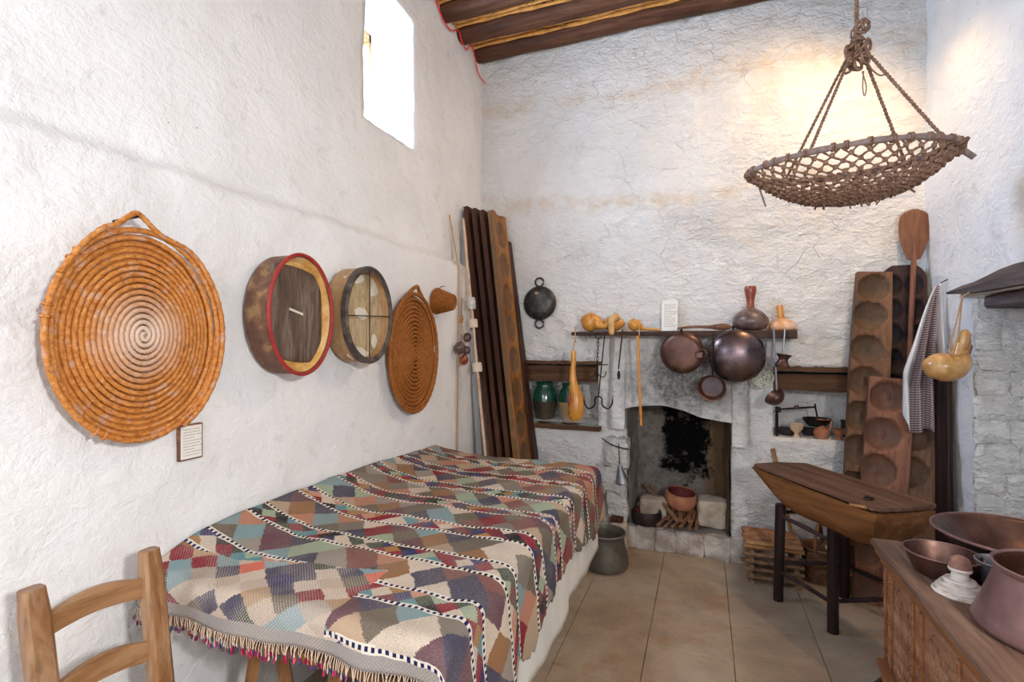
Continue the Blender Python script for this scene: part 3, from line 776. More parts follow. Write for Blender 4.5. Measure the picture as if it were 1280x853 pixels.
# ================================================================ bed, sheet, blanket
BX = -.585; BY0, BY1 = 1.07, 2.83; BZ = .775
bed = thing('bed', 'mattress on planks and wooden trestle legs along the left wall, under the patterned blanket', 'bed', ((XL+BX)/2, (BY0+BY1)/2, 0))
bw = BX - XL - .05; bcx = XL + .03 + bw/2
MB().box((bcx, (BY0+BY1)/2, BZ-.075), (bw-.02, BY1-BY0-.06, .12), .04).part('mattress', M['mattress'], bed)
for k in range(5):
    MB().box((XL+.14 + k*.21, (BY0+BY1)/2, BZ-.155), (.19, BY1-BY0-.04, .03), .004).part('plank', M['board_gold'], bed)
for yy in (BY0+.17, BY1-.25):
    MB().box((bcx, yy, BZ-.20), (bw-.08, .06, .055), .006).part('trestle_bar', M['stump'], bed)
    for xx, sp in ((XL+.33, .0), (BX-.42, .0)):
        for s in (-1, 1):
            MB().tube([(xx + s*.035, yy, BZ-.19), (xx + s*.11, yy + s*.05, 0)], [.027, .024], 4).part('leg', M['stump'], bed)

def fold(d, r=.045):
    """distance past an edge -> (out, down) around a rounded edge"""
    if d <= 0: return d, 0.0
    q = r*PI/2
    if d < q: a = d/r; return r*math.sin(a), r*(1-math.cos(a))
    return r + (d-q)*.06, r + (d-q)*.998
def lump(x_, y_): return .012*noise.noise(V((x_*3.2, y_*2.6, 1))) + .006*noise.noise(V((x_*9, y_*7, 2)))
def cloth_point(s, t, top, x_edge, y0, folds=.012, thick=0):
    # s from the wall across the bed, t from the near edge towards the back
    se = x_edge - (XL+.015) - .03; ds = s - se; dt = -(t)           # t<0 hangs over the near end
    ox, dz1 = fold(ds); 
    if ds <= 0: ox = ds
    dt = -t; oy, dz2 = fold(dt, .04)
    if dt <= 0: oy = dt
    x_ = x_edge - .03 + ox; y_ = y0 - oy
    hang = max(0, ds-.05); hang2 = max(0, dt-.03)
    x_ += (math.sin(t*21 + 1.5*math.sin(t*5))*.5+.5)*min(1, hang/.15)*folds + noise.noise(V((t*6, s*3, 3)))*.008*min(1, hang/.1)
    y_ -= (math.sin(s*17 + math.sin(s*7)))*min(1, hang2/.1)*folds*.7
    z_ = top - dz1 - dz2*(1 if ds <= 0 else max(0, 1-hang*3)) + lump(x_, y_)
    if ds <= 0:
        wl = max(0, 1 - s/.34); z_ += .075*wl*wl*math.sin(min(1, max(0, (t+.03)/.45))*PI/2) * (1 - .45*max(0, (t-1.1)/.7))
        z_ += .016*max(0, noise.noise(V((s*2.1 - t*1.2, t*3.3, 7))))*(1 if t > .8 else .4)
    return V((x_ + thick, y_, z_))
# white sheet hanging down the room side in two lapped lengths
mb = MB(); n1, n2 = 26, 90
for i in range(n2+1):
    t_ = .02 + (BY1-BY0+.0)*i/n2
    hem = .455 + (.03 if t_ < 1.10 else 0) + .012*math.sin(t_*9) + (.03*(1.2-t_)/1.2 if t_ < 1.2 else 0)*-1
    for j in range(n1+1):
        s_ = (BX-XL-.35) + (.31 + hem)*j/n1
        q = cloth_point(s_, t_, BZ+.002, BX-.012, BY0, .008); q.x -= .006 + (.006 if t_ > 1.10 else 0); mb.v.append(q)
for i in range(n2):
    for j in range(n1): k = i*(n1+1)+j; mb.f.append((k, k+1, k+n1+2, k+n1+1))
o = mb.solo('bed_sheet', M['sheet'], 'plain white cotton sheet hanging down beside the floor under the patchwork blanket', 'sheet', ang=180)
sm = o.modifiers.new('thickness', 'SOLIDIFY'); sm.thickness = .003

def blanket_mat():
    t = NT('diamond_kilim')
    uv = t.tc('UV'); wob = t.noise(uv, 9, 3, .5, out=1)
    s, tt, _ = t.xyz(t.n('VectorMath', {0: t.mix(.03, uv, wob, 'ADD'), 1: (.0055, .0055, .0055)}, operation='SNAP').outputs[0]); s0_, t0_, _ = t.xyz(uv)
    P = .250; A = t.math
    # the near left corner is woven as plain patchwork; elsewhere wide and narrow bands alternate
    ph = A('ADD', A('DIVIDE', tt, P), A('MULTIPLY', A('SUBTRACT', s, .5), .10)); fr = A('FRACT', A('ADD', ph, 10.18)); row = A('FLOOR', A('ADD', ph, 10.18))
    def lattice(su, vv, seed):
        a = A('FLOOR', A('ADD', su, vv)); b = A('FLOOR', A('SUBTRACT', su, vv))
        vec = t.n('CombineXYZ', {0: a, 1: b, 2: A('ADD', row, seed)}).outputs[0]
        return t.n('TexWhiteNoise', {'Vector': vec}, noise_dimensions='3D').outputs['Value'], a, b
    vW = A('DIVIDE', fr, .60); hW, _, _ = lattice(A('DIVIDE', s, .125), vW, 3.3)
    vN = A('DIVIDE', A('SUBTRACT', fr, .67), .26); hN, _, _ = lattice(A('DIVIDE', s, .072), vN, 7.7)
    cream, salmon, taupe, slate, sky, mauve, rose, mint = (.72,.59,.46), (.66,.31,.20), (.17,.135,.095), (.075,.07,.11), (.24,.37,.38), (.16,.075,.09), (.26,.022,.028), (.38,.46,.31)
    palW = [cream, taupe, slate, (.55,.24,.15), cream, (.24,.20,.16), sky, (.33,.16,.07), taupe, mint, rose, (.55,.38,.25), mauve, (.24,.09,.07), (.36,.31,.26), slate]
    navy, crim, green, black, teal, ochre = (.03,.03,.13), (.28,.008,.025), (.035,.06,.035), (.015,.01,.015), (.10,.30,.33), (.42,.20,.05)
    palN = [navy, crim, green, cream, black, teal, (.18,.02,.03), ochre, navy, crim, salmon, green, mint, black, cream, crim]
    rW = t.ramp(hW, [(i/16., c) for i, c in enumerate(palW)], 'CONSTANT')
    rN = t.ramp(hN, [(i/16., c) for i, c in enumerate(palN)], 'CONSTANT')
    isN = t.rng(fr, .635, .636)
    col = t.mix(isN, rW, rN)
    # dotted pick-up lines
    def inband(a, b): return A('MULTIPLY', A('GREATER_THAN', fr, a), A('LESS_THAN', fr, b))
    ln = A('MAXIMUM', inband(.60, .67), inband(.93, 1.0))
    dot = A('LESS_THAN', A('FRACT', A('DIVIDE', s0_, .0195)), .52)
    mid = A('MAXIMUM', inband(.612, .658), inband(.942, .988))
    dk = t.ramp(t.n('TexWhiteNoise', {'W': row}, noise_dimensions='1D').outputs['Value'], [(0, (.02,.015,.02)), (.45, (.02,.02,.09)), (.7, (.25,.01,.03)), (.82, (.05,.045,.02))], 'CONSTANT')
    lc = t.mix(A('MULTIPLY', dot, mid), (.80,.73,.62), dk)
    # patchwork zone near the head of the bed: medium diamonds, nubbly stitch
    hP, _, _ = lattice(A('DIVIDE', s, .115), A('DIVIDE', tt, .115), 21.0)
    rP = t.ramp(t.n('TexWhiteNoise', {'Vector': t.n('CombineXYZ', {0: A('FLOOR', A('ADD', A('DIVIDE', s, .105), A('DIVIDE', tt, .085))), 1: A('FLOOR', A('SUBTRACT', A('DIVIDE', s, .105), A('DIVIDE', tt, .085))), 2: 4.0}).outputs[0]}, noise_dimensions='3D').outputs['Value'],
                [(i/16., c) for i, c in enumerate([cream, navy, (.30,.42,.44), (.62,.48,.36), crim, (.56,.36,.2), slate, green, cream, taupe, sky, (.75,.16,.10), (.62,.48,.38), (.5,.32,.17), slate, (.50,.42,.34)])], 'CONSTANT')
    zone = A('MULTIPLY', A('LESS_THAN', s, .74), A('LESS_THAN', A('ADD', tt, A('MULTIPLY', s, -.22)), .10))
    col = t.mix(zone, col, rP)
    # grey selvage along the near edge
    col = t.mix(A('LESS_THAN', t0_, -.085), col, (.36,.32,.30))
    # melange of the yarn
    y1 = t.noise(t.map(uv, (110, 620, 1)), 1, 3, .7); y2 = t.noise(t.map(uv, (1000, 300, 1)), 1, 2, .7)
    big = t.noise(uv, 6, 3, .5)
    mel = A('MULTIPLY', t.rng(y1, .44, .60, 0, 1), t.rng(big, .35, .62, .12, .75))
    col = t.mix(mel, col, t.mix(t.rng(y2, .45, .55, 0, 1), (.50,.42,.35), (.16,.13,.11)))
    stitch = A('MULTIPLY', A('SINE', A('MULTIPLY', s0_, 2*PI/.0105)), A('SINE', A('MULTIPLY', t0_, 2*PI/.0105)))
    nz_ = A('MAXIMUM', zone, isN)
    col = t.mix(A('MULTIPLY', A('MULTIPLY', t.rng(stitch, .1, .7, 0, .7), A('MAXIMUM', zone, A('MULTIPLY', isN, .35))), t.rng(big, .4, .6, .2, 1)), col, (.70,.62,.54))
    col = t.mix(A('MULTIPLY', ln, A('SUBTRACT', 1, zone)), col, lc)
    h = A('ADD', A('MULTIPLY', stitch, .35), A('ADD', y1, y2))
    return t.done(col, .95, 0, t.bump(h, .55, .006), .1)
M['blanket'] = blanket_mat()
mb = MB(); ns, nt = 150, 170; smax0 = BX - XL - .02; uvs = []
hemk = [(-.2, .40), (.15, .43), (.38, .285), (.54, .345), (.62, .26), (.85, .25), (1.05, .21), (1.2, .25), (1.35, .27), (1.6, .31), (1.85, .28)]
def hem_at(t):
    for (a, va), (b, vb) in zip(hemk, hemk[1:]):
        if a <= t <= b: return va + (vb-va)*(t-a)/(b-a)
    return .30
tmin, tmax = -.125, BY1-BY0+.05
for i in range(nt+1):
    tt = tmin + (tmax-tmin)*i/nt
    hm = hem_at(tt) + .018*(1 if math.sin(tt*43) > .2 else 0) + .008*noise.noise(V((tt*40, 0, 0)))
    smax = smax0 + hm
    for j in range(ns+1):
        s = .0 + smax*j/ns
        tk = tt
        if tt > tmax-.05: pass
        q = cloth_point(s, tt, BZ+.016, BX+.012, BY0, .016)
        mb.v.append(q); uvs.append((s, tt))
for i in range(nt):
    for j in range(ns): k = i*(ns+1)+j; mb.f.append((k, k+1, k+ns+2, k+ns+1))
bk = thing('patchwork_blanket', 'woven multicoloured diamond-patterned blanket with tasselled edge, spread over the bed', 'blanket', ((XL+BX)/2, (BY0+BY1)/2, BZ))
edge = [mb.v[j].copy() for j in range(ns+1)]
cl = mb.part('woven_cloth', M['blanket'], bk, ang=180)
ul = cl.data.uv_layers.new(name='UVMap')
for lp in cl.data.loops: ul.data[lp.index].uv = uvs[lp.vertex_index]
sm = cl.modifiers.new('thickness', 'SOLIDIFY'); sm.thickness = .005; sm.offset = 1
t = NT('tassel_yarn'); rr = t.n('NewGeometry').outputs['Random Per Island']
tc_ = t.ramp(rr, [(0, (.30,.01,.05)), (.2, (.03,.08,.06)), (.33, (.45,.05,.12)), (.5, (.05,.05,.16)), (.62, (.60,.12,.14)), (.72, (.72,.5,.45)), (.8, (.02,.12,.10)), (.9, (.2,.01,.03))], 'CONSTANT')
M['tassel'] = t.done(tc_, .9, 0, t.bump(t.noise(t.tc(), 200, 3), .5, .004), .1)
M['fringe'] = speck('fringe_yarn', (.55,.38,.27), (.72,.58,.46), None, 60, .9)
random.seed(4); fr_ = MB(); ta = MB(); j = 2.0
while j < ns*.80:
    a = edge[int(j)].lerp(edge[int(j)+1], j-int(j)) + V((0, -.003, 0))
    l_ = random.uniform(.020, .038); dx = random.uniform(-.008, .008)
    b = a + V((dx, random.uniform(-.008, .002), -l_))
    fr_.tube([a + V((0, 0, .004)), (a+b)/2 + V((dx*.3, -.003, 0)), b], .0013, 4)
    if random.random() < .85:
        e = b + V((random.uniform(-.004, .004), 0, -.011)); r_ = random.uniform(.0032, .0052)
        ta.tube([b + V((0, 0, .003)), b.lerp(e, .5), e], [.002, r_, r_*.75], 6)
    j += random.uniform(.55, .95)
fr_.part('fringe', M['fringe'], bk)['kind'] = 'stuff'
ta.part('tassels', M['tassel'], bk)['kind'] = 'stuff'

# ================================================================ chair at the far left
def post_pt(u, v_, z): return px(u, v_, Z=z)
ch = thing('wooden_chair', 'varnished light wooden chair with two curved back rails at the left edge', 'chair', (-1.25, .80, 0))
tR = px(180, 686, Z=.93); tL = px(33, 734, Z=.93)
ax = V((.30, -.06, -1)).normalized()*1.0
def post(top, bot_dx, w_=.052):
    mb = MB(); n = 14; top = V(top)
    for i in range(n+1):
        k = i/n; z_ = top.z*(1-k)
        off = .175*min(1, k*1.05) if z_ > .43 else None
        xk = .165*k**1.0 if z_ > .45 else .165*(1-.45/top.z) - .06*((.45-z_)/.45)
        c_ = V((top.x + .02 + xk, top.y + bot_dx*k, z_)); h = w_/2*(1 if i else .85)
        for a, b in ((-1, -1), (1, -1), (1, 1), (-1, 1)):
            for e in (0, 1):
                kx, ky = (a*h, b*(h-.008)) if (e == (0 if a*b > 0 else 1)) else (a*(h-.008), b*h)
                mb.v.append(c_ + V((kx*.8, ky, 0)))
    for i in range(n):
        for k in range(8): l = (k+1) % 8; mb.f.append((i*8+k, i*8+l, i*8+8+l, i*8+8+k))
    mb.f.append(tuple(range(8))); mb.f.append(tuple(n*8+k for k in range(8)))
    mb.part('back_post', M['stump'], ch, ang=35)
    return lambda z: V((top.x + .02 + .165*(1 - z/top.z), top.y + bot_dx*(1-z/top.z), z))
fR = post(tR, -.02); fL = post(tL, .01)
for z_, b_ in ((.835, .022), (.672, .022), (.50, .0)):
    a, b = fL(z_), fR(z_); mb = MB(); n = 14; hh = .024 if z_ > .6 else .014
    for i in range(n+1):
        k = i/n; c_ = a.lerp(b, k) + V((-.012*math.sin(PI*k), 0, b_*math.sin(PI*k) - .005))
        h = hh*(1 + .25*math.sin(PI*k))
        for x_, y_ in ((-.008, -h), (.008, -h), (.008, h), (-.008, h)): mb.v.append(c_ + V((x_, 0, y_)))
    for i in range(n):
        for k in range(4): l = (k+1) % 4; mb.f.append((i*4+k, i*4+l, i*4+4+l, i*4+4+k))
    mb.f.append((0, 1, 2, 3)); mb.f.append(tuple(n*4+k for k in range(4))); mb.part('back_rail', M['stump_y'], ch)
sx0 = fR(.43).x; ya, yb = fL(.43).y, fR(.43).y
MB().box((sx0+.17, (ya+yb)/2, .43), (.33, yb-ya+.02, .035), .012).part('seat', M['rush'], ch)
for yy in (ya, yb):
    MB().tube([(sx0+.32, yy, 0), (sx0+.32, yy, .445)], [.017, .021], 10).part('front_leg', M['stump'], ch)
    for z_ in (.14, .28): MB().tube([(fR(.2).x-.02, yy, z_), (sx0+.32, yy, z_)], .010, 8).part('stretcher', M['stump_y'], ch)
for z_ in (.17, .30): MB().tube([(sx0+.32, ya, z_), (sx0+.32, yb, z_)], .010, 8).part('stretcher', M['stump_y'], ch)

# ================================================================ things on the left wall
def on_wall(X, u0, u1, v0, v1, tilt=0):
    """centre and half sizes of an upright round thing parallel to the left wall"""
    y0, y1 = px(u0, 430, X=X).y, px(u1, 430, X=X).y; yc = (y0+y1)/2
    t_ = -SN*X + CS*yc
    z0 = CAMH + (430-v1)/FPX*t_; z1 = CAMH + (430-v0)/FPX*t_
    return V((X, yc, (z0+z1)/2)), (y1-y0)/2, (z1-z0)/2
# frame with local z = out of the left wall (+X), x = along +Y, y = up
def wall_frame(c, lean=0.0):
    Mx = Matrix(((0, 0, 1, c[0]), (1, 0, 0, c[1]), (0, 1, 0, c[2]), (0, 0, 0, 1)))
    return Mx @ Matrix.Rotation(lean, 4, 'X')
def coil_tray(label, c, ry, rz, turns, m, handle, group=None, mr=None):
    root = thing('coiled_tray', label, 'tray', M=wall_frame(c))
    n = turns*64; rc = min(ry, rz)/turns; path = []; rad = []
    k = rz/ry
    for i in range(n+1):
        f = i/n; a = f*turns*2*PI; r_ = (f*(1-.5/turns) )*ry
        path.append((r_*math.cos(a), r_*k*math.sin(a), .018 - .018*(f**2) + .012*(f > .93)))
        rad.append(rc*.53*(1 + .13*math.sin(i*2.4)))
    MB().tube(path, rad, 7).part('coil', m, root, local=True, ang=80)
    # a thin backing so no wall shows between the coils
    MB().lathe([(0, .004), (ry*.97, .002), (ry*.97, -.008), (0, -.006)], 48, Matrix.Diagonal((1, k, 1, 1))).part('base_coil', m, root, local=True)
    rim = [(ry*1.0*math.cos(a), rz*1.0*math.sin(a), .018) for a in [2*PI*i/120 for i in range(120)]]
    rr = [rc*.62*(1+.1*math.sin(i*2.2)) for i in range(120)]
    MB().tube(rim, rr, 8, closed=True).part('rim', mr or m, root, local=True, ang=80)
    return root, rc
cT, ryT, rzT = on_wall(XL+.075, 50, 267, 290, 549)
root, rc = coil_tray('largest round coiled straw tray with a pointed loop handle, on the left wall', cT, ryT, rzT, 17, M['straw'], True)
hp = smooth_path([(ryT*math.cos(a)*1.03, rzT*math.sin(a)*1.03, .03) for a in (2.62, 2.30)] + [(-.115, rzT*.95, .03), (-.085, rzT*1.0, .03), (-.045, rzT*1.115, .03), (-.028, rzT*1.15, .03), (-.010, rzT*1.12, .03), (.035, rzT*1.0, .03), (.075, rzT*.95, .03)] + [(ryT*math.cos(a)*1.045, rzT*math.sin(a)*1.035, .03) for a in (1.0, .7, .35, 0, -.4, -.8, -1.1)], 8)
MB().tube(hp, [rc*.55*(1+.12*math.sin(i*2.3)) for i in range(len(hp))], 8).part('handle', M['straw'], root, local=True, ang=80)
root_lash = MB()
for a in (2.45, 2.35, 2.9, 3.0, 4.15, 4.25, 5.4):
    root_lash = MB()
    c_ = V((ryT*math.cos(a)*1.01, rzT*math.sin(a)*1.01, .022)); tn = V((-math.sin(a), math.cos(a), 0)); nr = V((math.cos(a), math.sin(a), 0))
    root_lash.tube([c_ + nr*rc*.70*math.cos(b) + V((0, 0, 1))*rc*.70*math.sin(b) for b in [2*PI*i/10 for i in range(10)]], .004, 5, closed=True)
    root_lash.part('binding', M['straw'], root, local=True)
MB().tube([(-.028, rzT*1.10, -.085), (-.028, rzT*1.115, .035)], .004, 6).part('nail', M['iron'], root, local=True)
M2 = px(173, 250, X=XL)

c4, ry4, rz4 = on_wall(XL+.045, 484, 543, 368, 515)
root, rc = coil_tray('smaller dark orange coiled straw tray, right of the two round frame drums', c4, ry4, rz4, 14, M['straw_dark'], False)
hp = smooth_path([(-.10, rz4*.93, .02), (-.045, rz4*1.06, .025), (0, rz4*1.13, .03), (.03, rz4*1.06, .025), (.08, rz4*.95, .02)], 6)
MB().tube(hp, .011, 8).part('handle', M['red_band'] if False else M['straw_dark'], root, local=True)

# frame drum with a red rim
def drum(label, X0, X1, u0, u1, v0, v1, side_m, rim_m):
    c_, ry, rz = on_wall(X1, u0, u1, v0, v1); d = X1 - X0
    root = thing('frame_drum', label, 'drum', M=wall_frame((X0, c_.y, c_.z)))
    S = Matrix.Diagonal((1, rz/ry, 1, 1))
    MB().lathe([(ry*.985, 0), (ry, .004), (ry, d), (ry*.96, d), (ry*.955, .004), (ry*.985, 0)], 72, S).part('hoop', side_m, root, local=True, ang=50)
    MB().tube([(ry*1.0*math.cos(a), rz*1.0*math.sin(a), d) for a in [2*PI*i/90 for i in range(90)]], .0075, 8, closed=True).part('rim', rim_m, root, local=True)
    return root, ry, rz, d, S
root, ry, rz, d, S = drum('large frame drum with red rim, speckled brown side and a dark square of hide', XL+.03, XL+.155, 336, 415, 319, 468, M['bark_drum'], M['red_band'])
MB().lathe([(0, d-.040), (ry*.90, d-.038), (ry*.97, d-.006), (ry*.955, d-.008), (ry*.88, d-.044), (0, d-.046)], 64, S).part('skin', M['gold_hide'], root, local=True, ang=60)
q = ry*.92; qz = rz*.86; mb = MB(); n = 10
for i in range(n+1):
    for j in range(n+1):
        a, b = -1+2*i/n, -1+2*j/n; x_ = a*q*(.84 + .05*math.cos(b*1.6)) ; y_ = b*qz*(.88 + .05*math.cos(a*2)) - a*.015
        mb.v.append(V((x_, y_, d-.030 + .002*noise.noise(V((x_*20, y_*20, 0))))))
for i in range(n):
    for j in range(n): k = i*(n+1)+j; mb.f.append((k, k+n+1, k+n+2, k+1))
o = mb.part('hide_patch', M['gray_hide'], root, local=True); s_ = o.modifiers.new('thickness', 'SOLIDIFY'); s_.thickness = .004
MB().box((-.01, .01, d-.0265), (.075, .009, .001), 0, Matrix.Rotation(-.25, 4, 'Z')).part('scratch', M['sieve_pale'], root, local=True)
root, ry, rz, d, S = drum('round sieve with pale wooden hoop, black rim and two crossed wires', XL+.03, XL+.155, 433, 489, 335, 453, M['pale_wood'], M['black_band'])
MB().lathe([(ry*.90, d-.004), (ry*1.0, d+.004), (ry*1.025, d-.004), (ry*1.02, d-.03), (ry*1.0, d-.03)], 72, S).part('edge_band', M['black_band'], root, local=True)
MB().lathe([(0, d-.055), (ry*.955, d-.055), (ry*.955, d-.06), (0, d-.06)], 64, S).part('skin', M['sieve_cloth'], root, local=True)
for (a, b, e, f) in ((-.0, .012, .05, .035), (-.05, rz*.76, .08, .03), (.10, rz*.62, .05, .05), (-.03, -rz*.80, .09, .035), (.10, -rz*.55, .03, .04), (-.13, -.04, .02, .035)):
    mb = MB(); mb.hull([(a + math.cos(t_)*e*random.uniform(.35, 1.15), b + math.sin(t_)*f*random.uniform(.35, 1.15), z_) for t_ in [i*.7 for i in range(9)] for z_ in (d-.054, d-.051)]); mb.part('pale_patch', M['sieve_pale'], root, local=True)
MB().tube([(0, -rz*.95, d-.004), (0, rz*.95, d-.004)], .003, 6).part('wire', M['wire'], root, local=True)
MB().tube([(-ry*.95, -.01, d-.004), (ry*.95, .0, d-.004)], .003, 6).part('wire', M['wire'], root, local=True)

# little basket hanging bottom outwards, with its nail
c5 = px(552, 377, X=XL+.03); k5 = pt(c5, 1)
root = thing('small_basket', 'small tan wicker basket hung mouth to the wall beside the leaning boards', 'basket', M=wall_frame((XL+.012, c5.y-.03, c5.z), .10))
R5 = .085; prof = []
for i in range(15): f = i/14; prof.append((R5*(1-.40*f) + .003*math.sin(i*PI), .115*f))
mb = MB(); pr = []
for i in range(29): f = i/28; pr.append((R5*(1-.42*f) + .0035*math.cos(i*PI), .12*f))
pr += [(R5*.5, .122), (R5*.36, .120), (R5*.2, .122), (0, .120)]
mb.lathe(pr, 40).part('weave', M['straw_dark'], root, local=True, ang=80)
for k in range(1, 5): MB().tube([(R5*.13*k*math.cos(a), R5*.13*k*math.sin(a), .122) for a in [2*PI*i/30 for i in range(30)]], .0035, 5, closed=True).part('base_coil', M['straw_dark'], root, local=True)
MB().tube([(0, R5*.9, .0), (.004, R5*1.15, .02), (.03, R5*1.22, .03)], .003, 5).part('twig_hook', M['iron'], root, local=True)

# framed caption beside the big tray
def caption(label, Mx, w_, h_, frame_m, rows, seed=1, fw=.005, name='caption_card'):
    random.seed(seed); root = thing(name, label, 'sign', M=Mx)
    if frame_m:
        MB().box((0, 0, .007), (w_, h_, .014), .001).part('frame', frame_m, root, local=True)
    MB().box((0, 0, .0145 if frame_m else .002), (w_-2*fw, h_-2*fw, .001 if frame_m else .004)).part('card', M['paper'], root, local=True)
    mb = MB(); zf = .0153 if frame_m else .0043
    for r_ in range(rows):
        y_ = h_*.36 - r_*h_*.72/max(1, rows-1); x_ = -w_*.34; end = w_*(.36 if r_ % 4 != 3 else .1)
        while x_ < end:
            l_ = random.uniform(.03, .12)*w_; mb.box((x_+l_/2, y_, zf), (l_, h_*.018, .0004)); x_ += l_ + w_*.025
    mb.part('typed_lines', M['ink'], root, local=True)
    return root
a, b = px(219, 534, X=XL+.015), px(249, 573, X=XL+.015); w_ = b.y-a.y
cc = px(234, 552, X=XL)
caption('small typed card in a thin reddish wooden frame, below the largest tray', wall_frame((XL+.006, cc.y, cc.z)), w_, pt(cc, 44), M['board_red'], 10)

# cane with three sleeves, a pale thin stick, dried bulbs on a string
p0 = V((-1.655, 3.30, 2.42)); p1_ = px(607, 572, Y=3.235); dd = (p1_-p0).normalized(); pb = p0 + dd*(p0.z/-dd.z)
root = thing('cane_pole', 'tall slender cane with cream sleeves, leaning left of the long boards', 'pole', pb)
pts = [p0.lerp(pb, i/16) + V((.006*noise.noise(V((i*.7, 0, 0))), 0, 0)) for i in range(17)]
MB().tube(pts, [.0115 - .0015*(i % 3 == 0) for i in range(17)], 10).part('cane', M['cane_pink'], root)
def on_pole(v_):
    best = min((abs(430 - (q.z-CAMH)/(-SN*q.x+CS*q.y)*FPX - v_), i) for i, q in enumerate([p0.lerp(pb, k/400) for k in range(401)]))[1]; return p0.lerp(pb, best/400)
for v_, h_, r_, m in ((380, .085, .034, 'glassy'), (405, .062, .035, 'cork'), (459, .068, .036, 'cork')):
    c_ = on_pole(v_); mm = frame(c_, -dd, (0, -1, 0)); MB().lathe([(.012, -h_/2), (r_*.9, -h_/2), (r_, -h_*.3), (r_, h_*.35), (r_*.92, h_/2), (.012, h_/2)], 20, mm).part('sleeve', M[m], root)
a = px(574, 268, X=-1.70); b = V((-1.648, 3.27, 1.7))
MB().tube([V((-1.715, 3.20, 2.43)), V((-1.646, 3.22, 2.02)), V((-1.64, 3.16, .0))], .006, 6).solo('thin_stick', M['string'], 'very thin pale stick on the left wall, left of the cane pole', 'stick')
s0_ = px(578, 372, X=XL+.012); root = thing('dried_bulb_bunch', 'bunch of dark dried bulbs hanging on a pale string beside the cane pole', 'bunch', s0_)
MB().tube([s0_, px(577, 398, X=XL+.02), px(580, 425, X=XL+.04)], .004, 6).part('string', M['string'], root)
MB().stone(px(577, 399, X=XL+.022), (.012, .012, .03), 3, 1, .3).part('string_knot', M['string'], root)
for (u, v_, r_, m) in ((584, 422, .036, 'gourd_dark'), (575, 435, .046, 'gourd_dark'), (583, 438, .034, 'gourd_dark'), (580, 450, .038, 'gourd_red')):
    c_ = px(u, v_, X=XL+.055 if u > 577 else XL+.05); mb = MB().ball(c_, (r_*.8, r_, r_), 16); mb.jitter(.004, 20); mb.part('bulb', M[m], root)
for (u, v_) in ((571, 451), (576, 458)): MB().tube([px(577, 440, X=XL+.05), px(u, v_, X=XL+.03)], .002, 4).part('string', M['string'], root)
# white switch on the back wall
c_ = px(634, 326, Y=YB-.01); root = thing('wall_switch', 'small white wall switch with an orange light, beside the golden board', 'switch', c_)
MB().box(c_, (.036, .02, .12), .004).part('plate', M['plastic'], root)
MB().box(c_ + V((.0, -.012, .025)), (.018, .004, .010)).part('indicator', M['bamboo'], root)
# red cord along the ceiling
random.seed(9)
cord = [(XLU+.02, 3.0, ZC+.08), (XLU+.015, 3.12, ZC+.0), (XLU+.02, 3.24, ZC-.02), (XLU+.02, 3.36, ZC+.05), (XLU+.018, 3.42, ZC-.0), (XLU+.02, 3.50, ZC-.02), (XLU+.02, 3.58, ZC+.06), (XLU+.015, 3.66, ZC+.0), (XLU+.02, 3.72, ZC-.10), (XLU+.06, 3.775, ZC-.16)]
MB().tube(smooth_path(cord, 6), .005, 6).solo('red_cord', M['red_cord'], 'thin red electric cord dangling between the ceiling beams and left wall', 'cord')
# ================================================================ things on and under the fireplace shelf
def gourd_path(name_m, pts, rs, parent, pname='body', n=18, k=5):
    P = smooth_path(pts, k); R = [q.x for q in smooth_path([V((r, 0, 0)) for r in rs], k)]
    return MB().tube(P, [max(.002, r) for r in R], n).part(pname, M[name_m], parent, ang=80)
# black pan with two ring handles
cp_ = px(674, 379, Y=YB-.05); r_ = 20.5*pt(cp_, 1)
root = thing('iron_pan', 'round black iron pan with ring handles above and below, on the back wall', 'pan', M=frame(cp_, (0, -1, 0), (0, 0, 1)))
MB().lathe([(0, .034), (r_*.55, .032), (r_*.85, .02), (r_*.99, -.004), (r_*1.04, -.012), (r_, -.016), (r_*.8, .01), (0, .024)], 48).part('bowl', M['blackpan'], root, local=True, ang=50)
for s in (-1, 1):
    MB().tube(arc((0, s*(r_+.035), -.004), .034, 0, 2*PI*.97, 20, (1, 0, 0), (0, 1, 0)), .0075, 8).part('ring_handle', M['blackpan'], root, local=True)
MB().box((-.012, .075, .033), (.026, .018, .003)).part('tag', M['string'], root, local=True)
# yellow gourds
def shelf_pt(u, y_=3.70): return px(u, 412, Y=y_)
c_ = shelf_pt(738, 3.68); c_.z = ZS + .073
root = thing('gourd', 'glossy yellow round gourd with a neck to the right, first on the shelf', 'gourd', (c_.x, c_.y, ZS))
gourd_path('gourd', [c_+V((-.070, 0, .0)), c_+V((-.055, 0, .004)), c_, c_+V((.05, 0, -.008)), c_+V((.085, -.02, -.03)), c_+V((.125, -.045, -.03)), c_+V((.155, -.06, .0)), c_+V((.172, -.068, .022))], [.002, .045, .073, .052, .026, .019, .018, .012], root, n=24)
c_ = shelf_pt(768, 3.70); c_.z = ZS + .062
root = thing('gourd', 'yellow gourd with its neck curling down over the shelf edge', 'gourd', (c_.x, c_.y, ZS))
gourd_path('gourd', [c_+V((.055, .01, .0)), c_+V((.05, 0, .0)), c_, c_+V((-.04, -.01, .006)), c_+V((-.058, -.04, .014))], [.002, .035, .061, .05, .01], root, n=24)
gourd_path('gourd_pale', [c_+V((.03, -.04, .045)), c_+V((-.01, -.075, .02)), c_+V((-.005, -.10, -.035)), c_+V((-.002, -.105, -.075)), c_+V((-.002, -.105, -.088))], [.03, .028, .023, .021, .012], root, 'neck')
c_ = shelf_pt(793, 3.66); c_.z = ZS + .047
root = thing('gourd_dipper', 'small orange gourd dipper with thin handle lying on the shelf', 'dipper', (c_.x, c_.y, ZS))
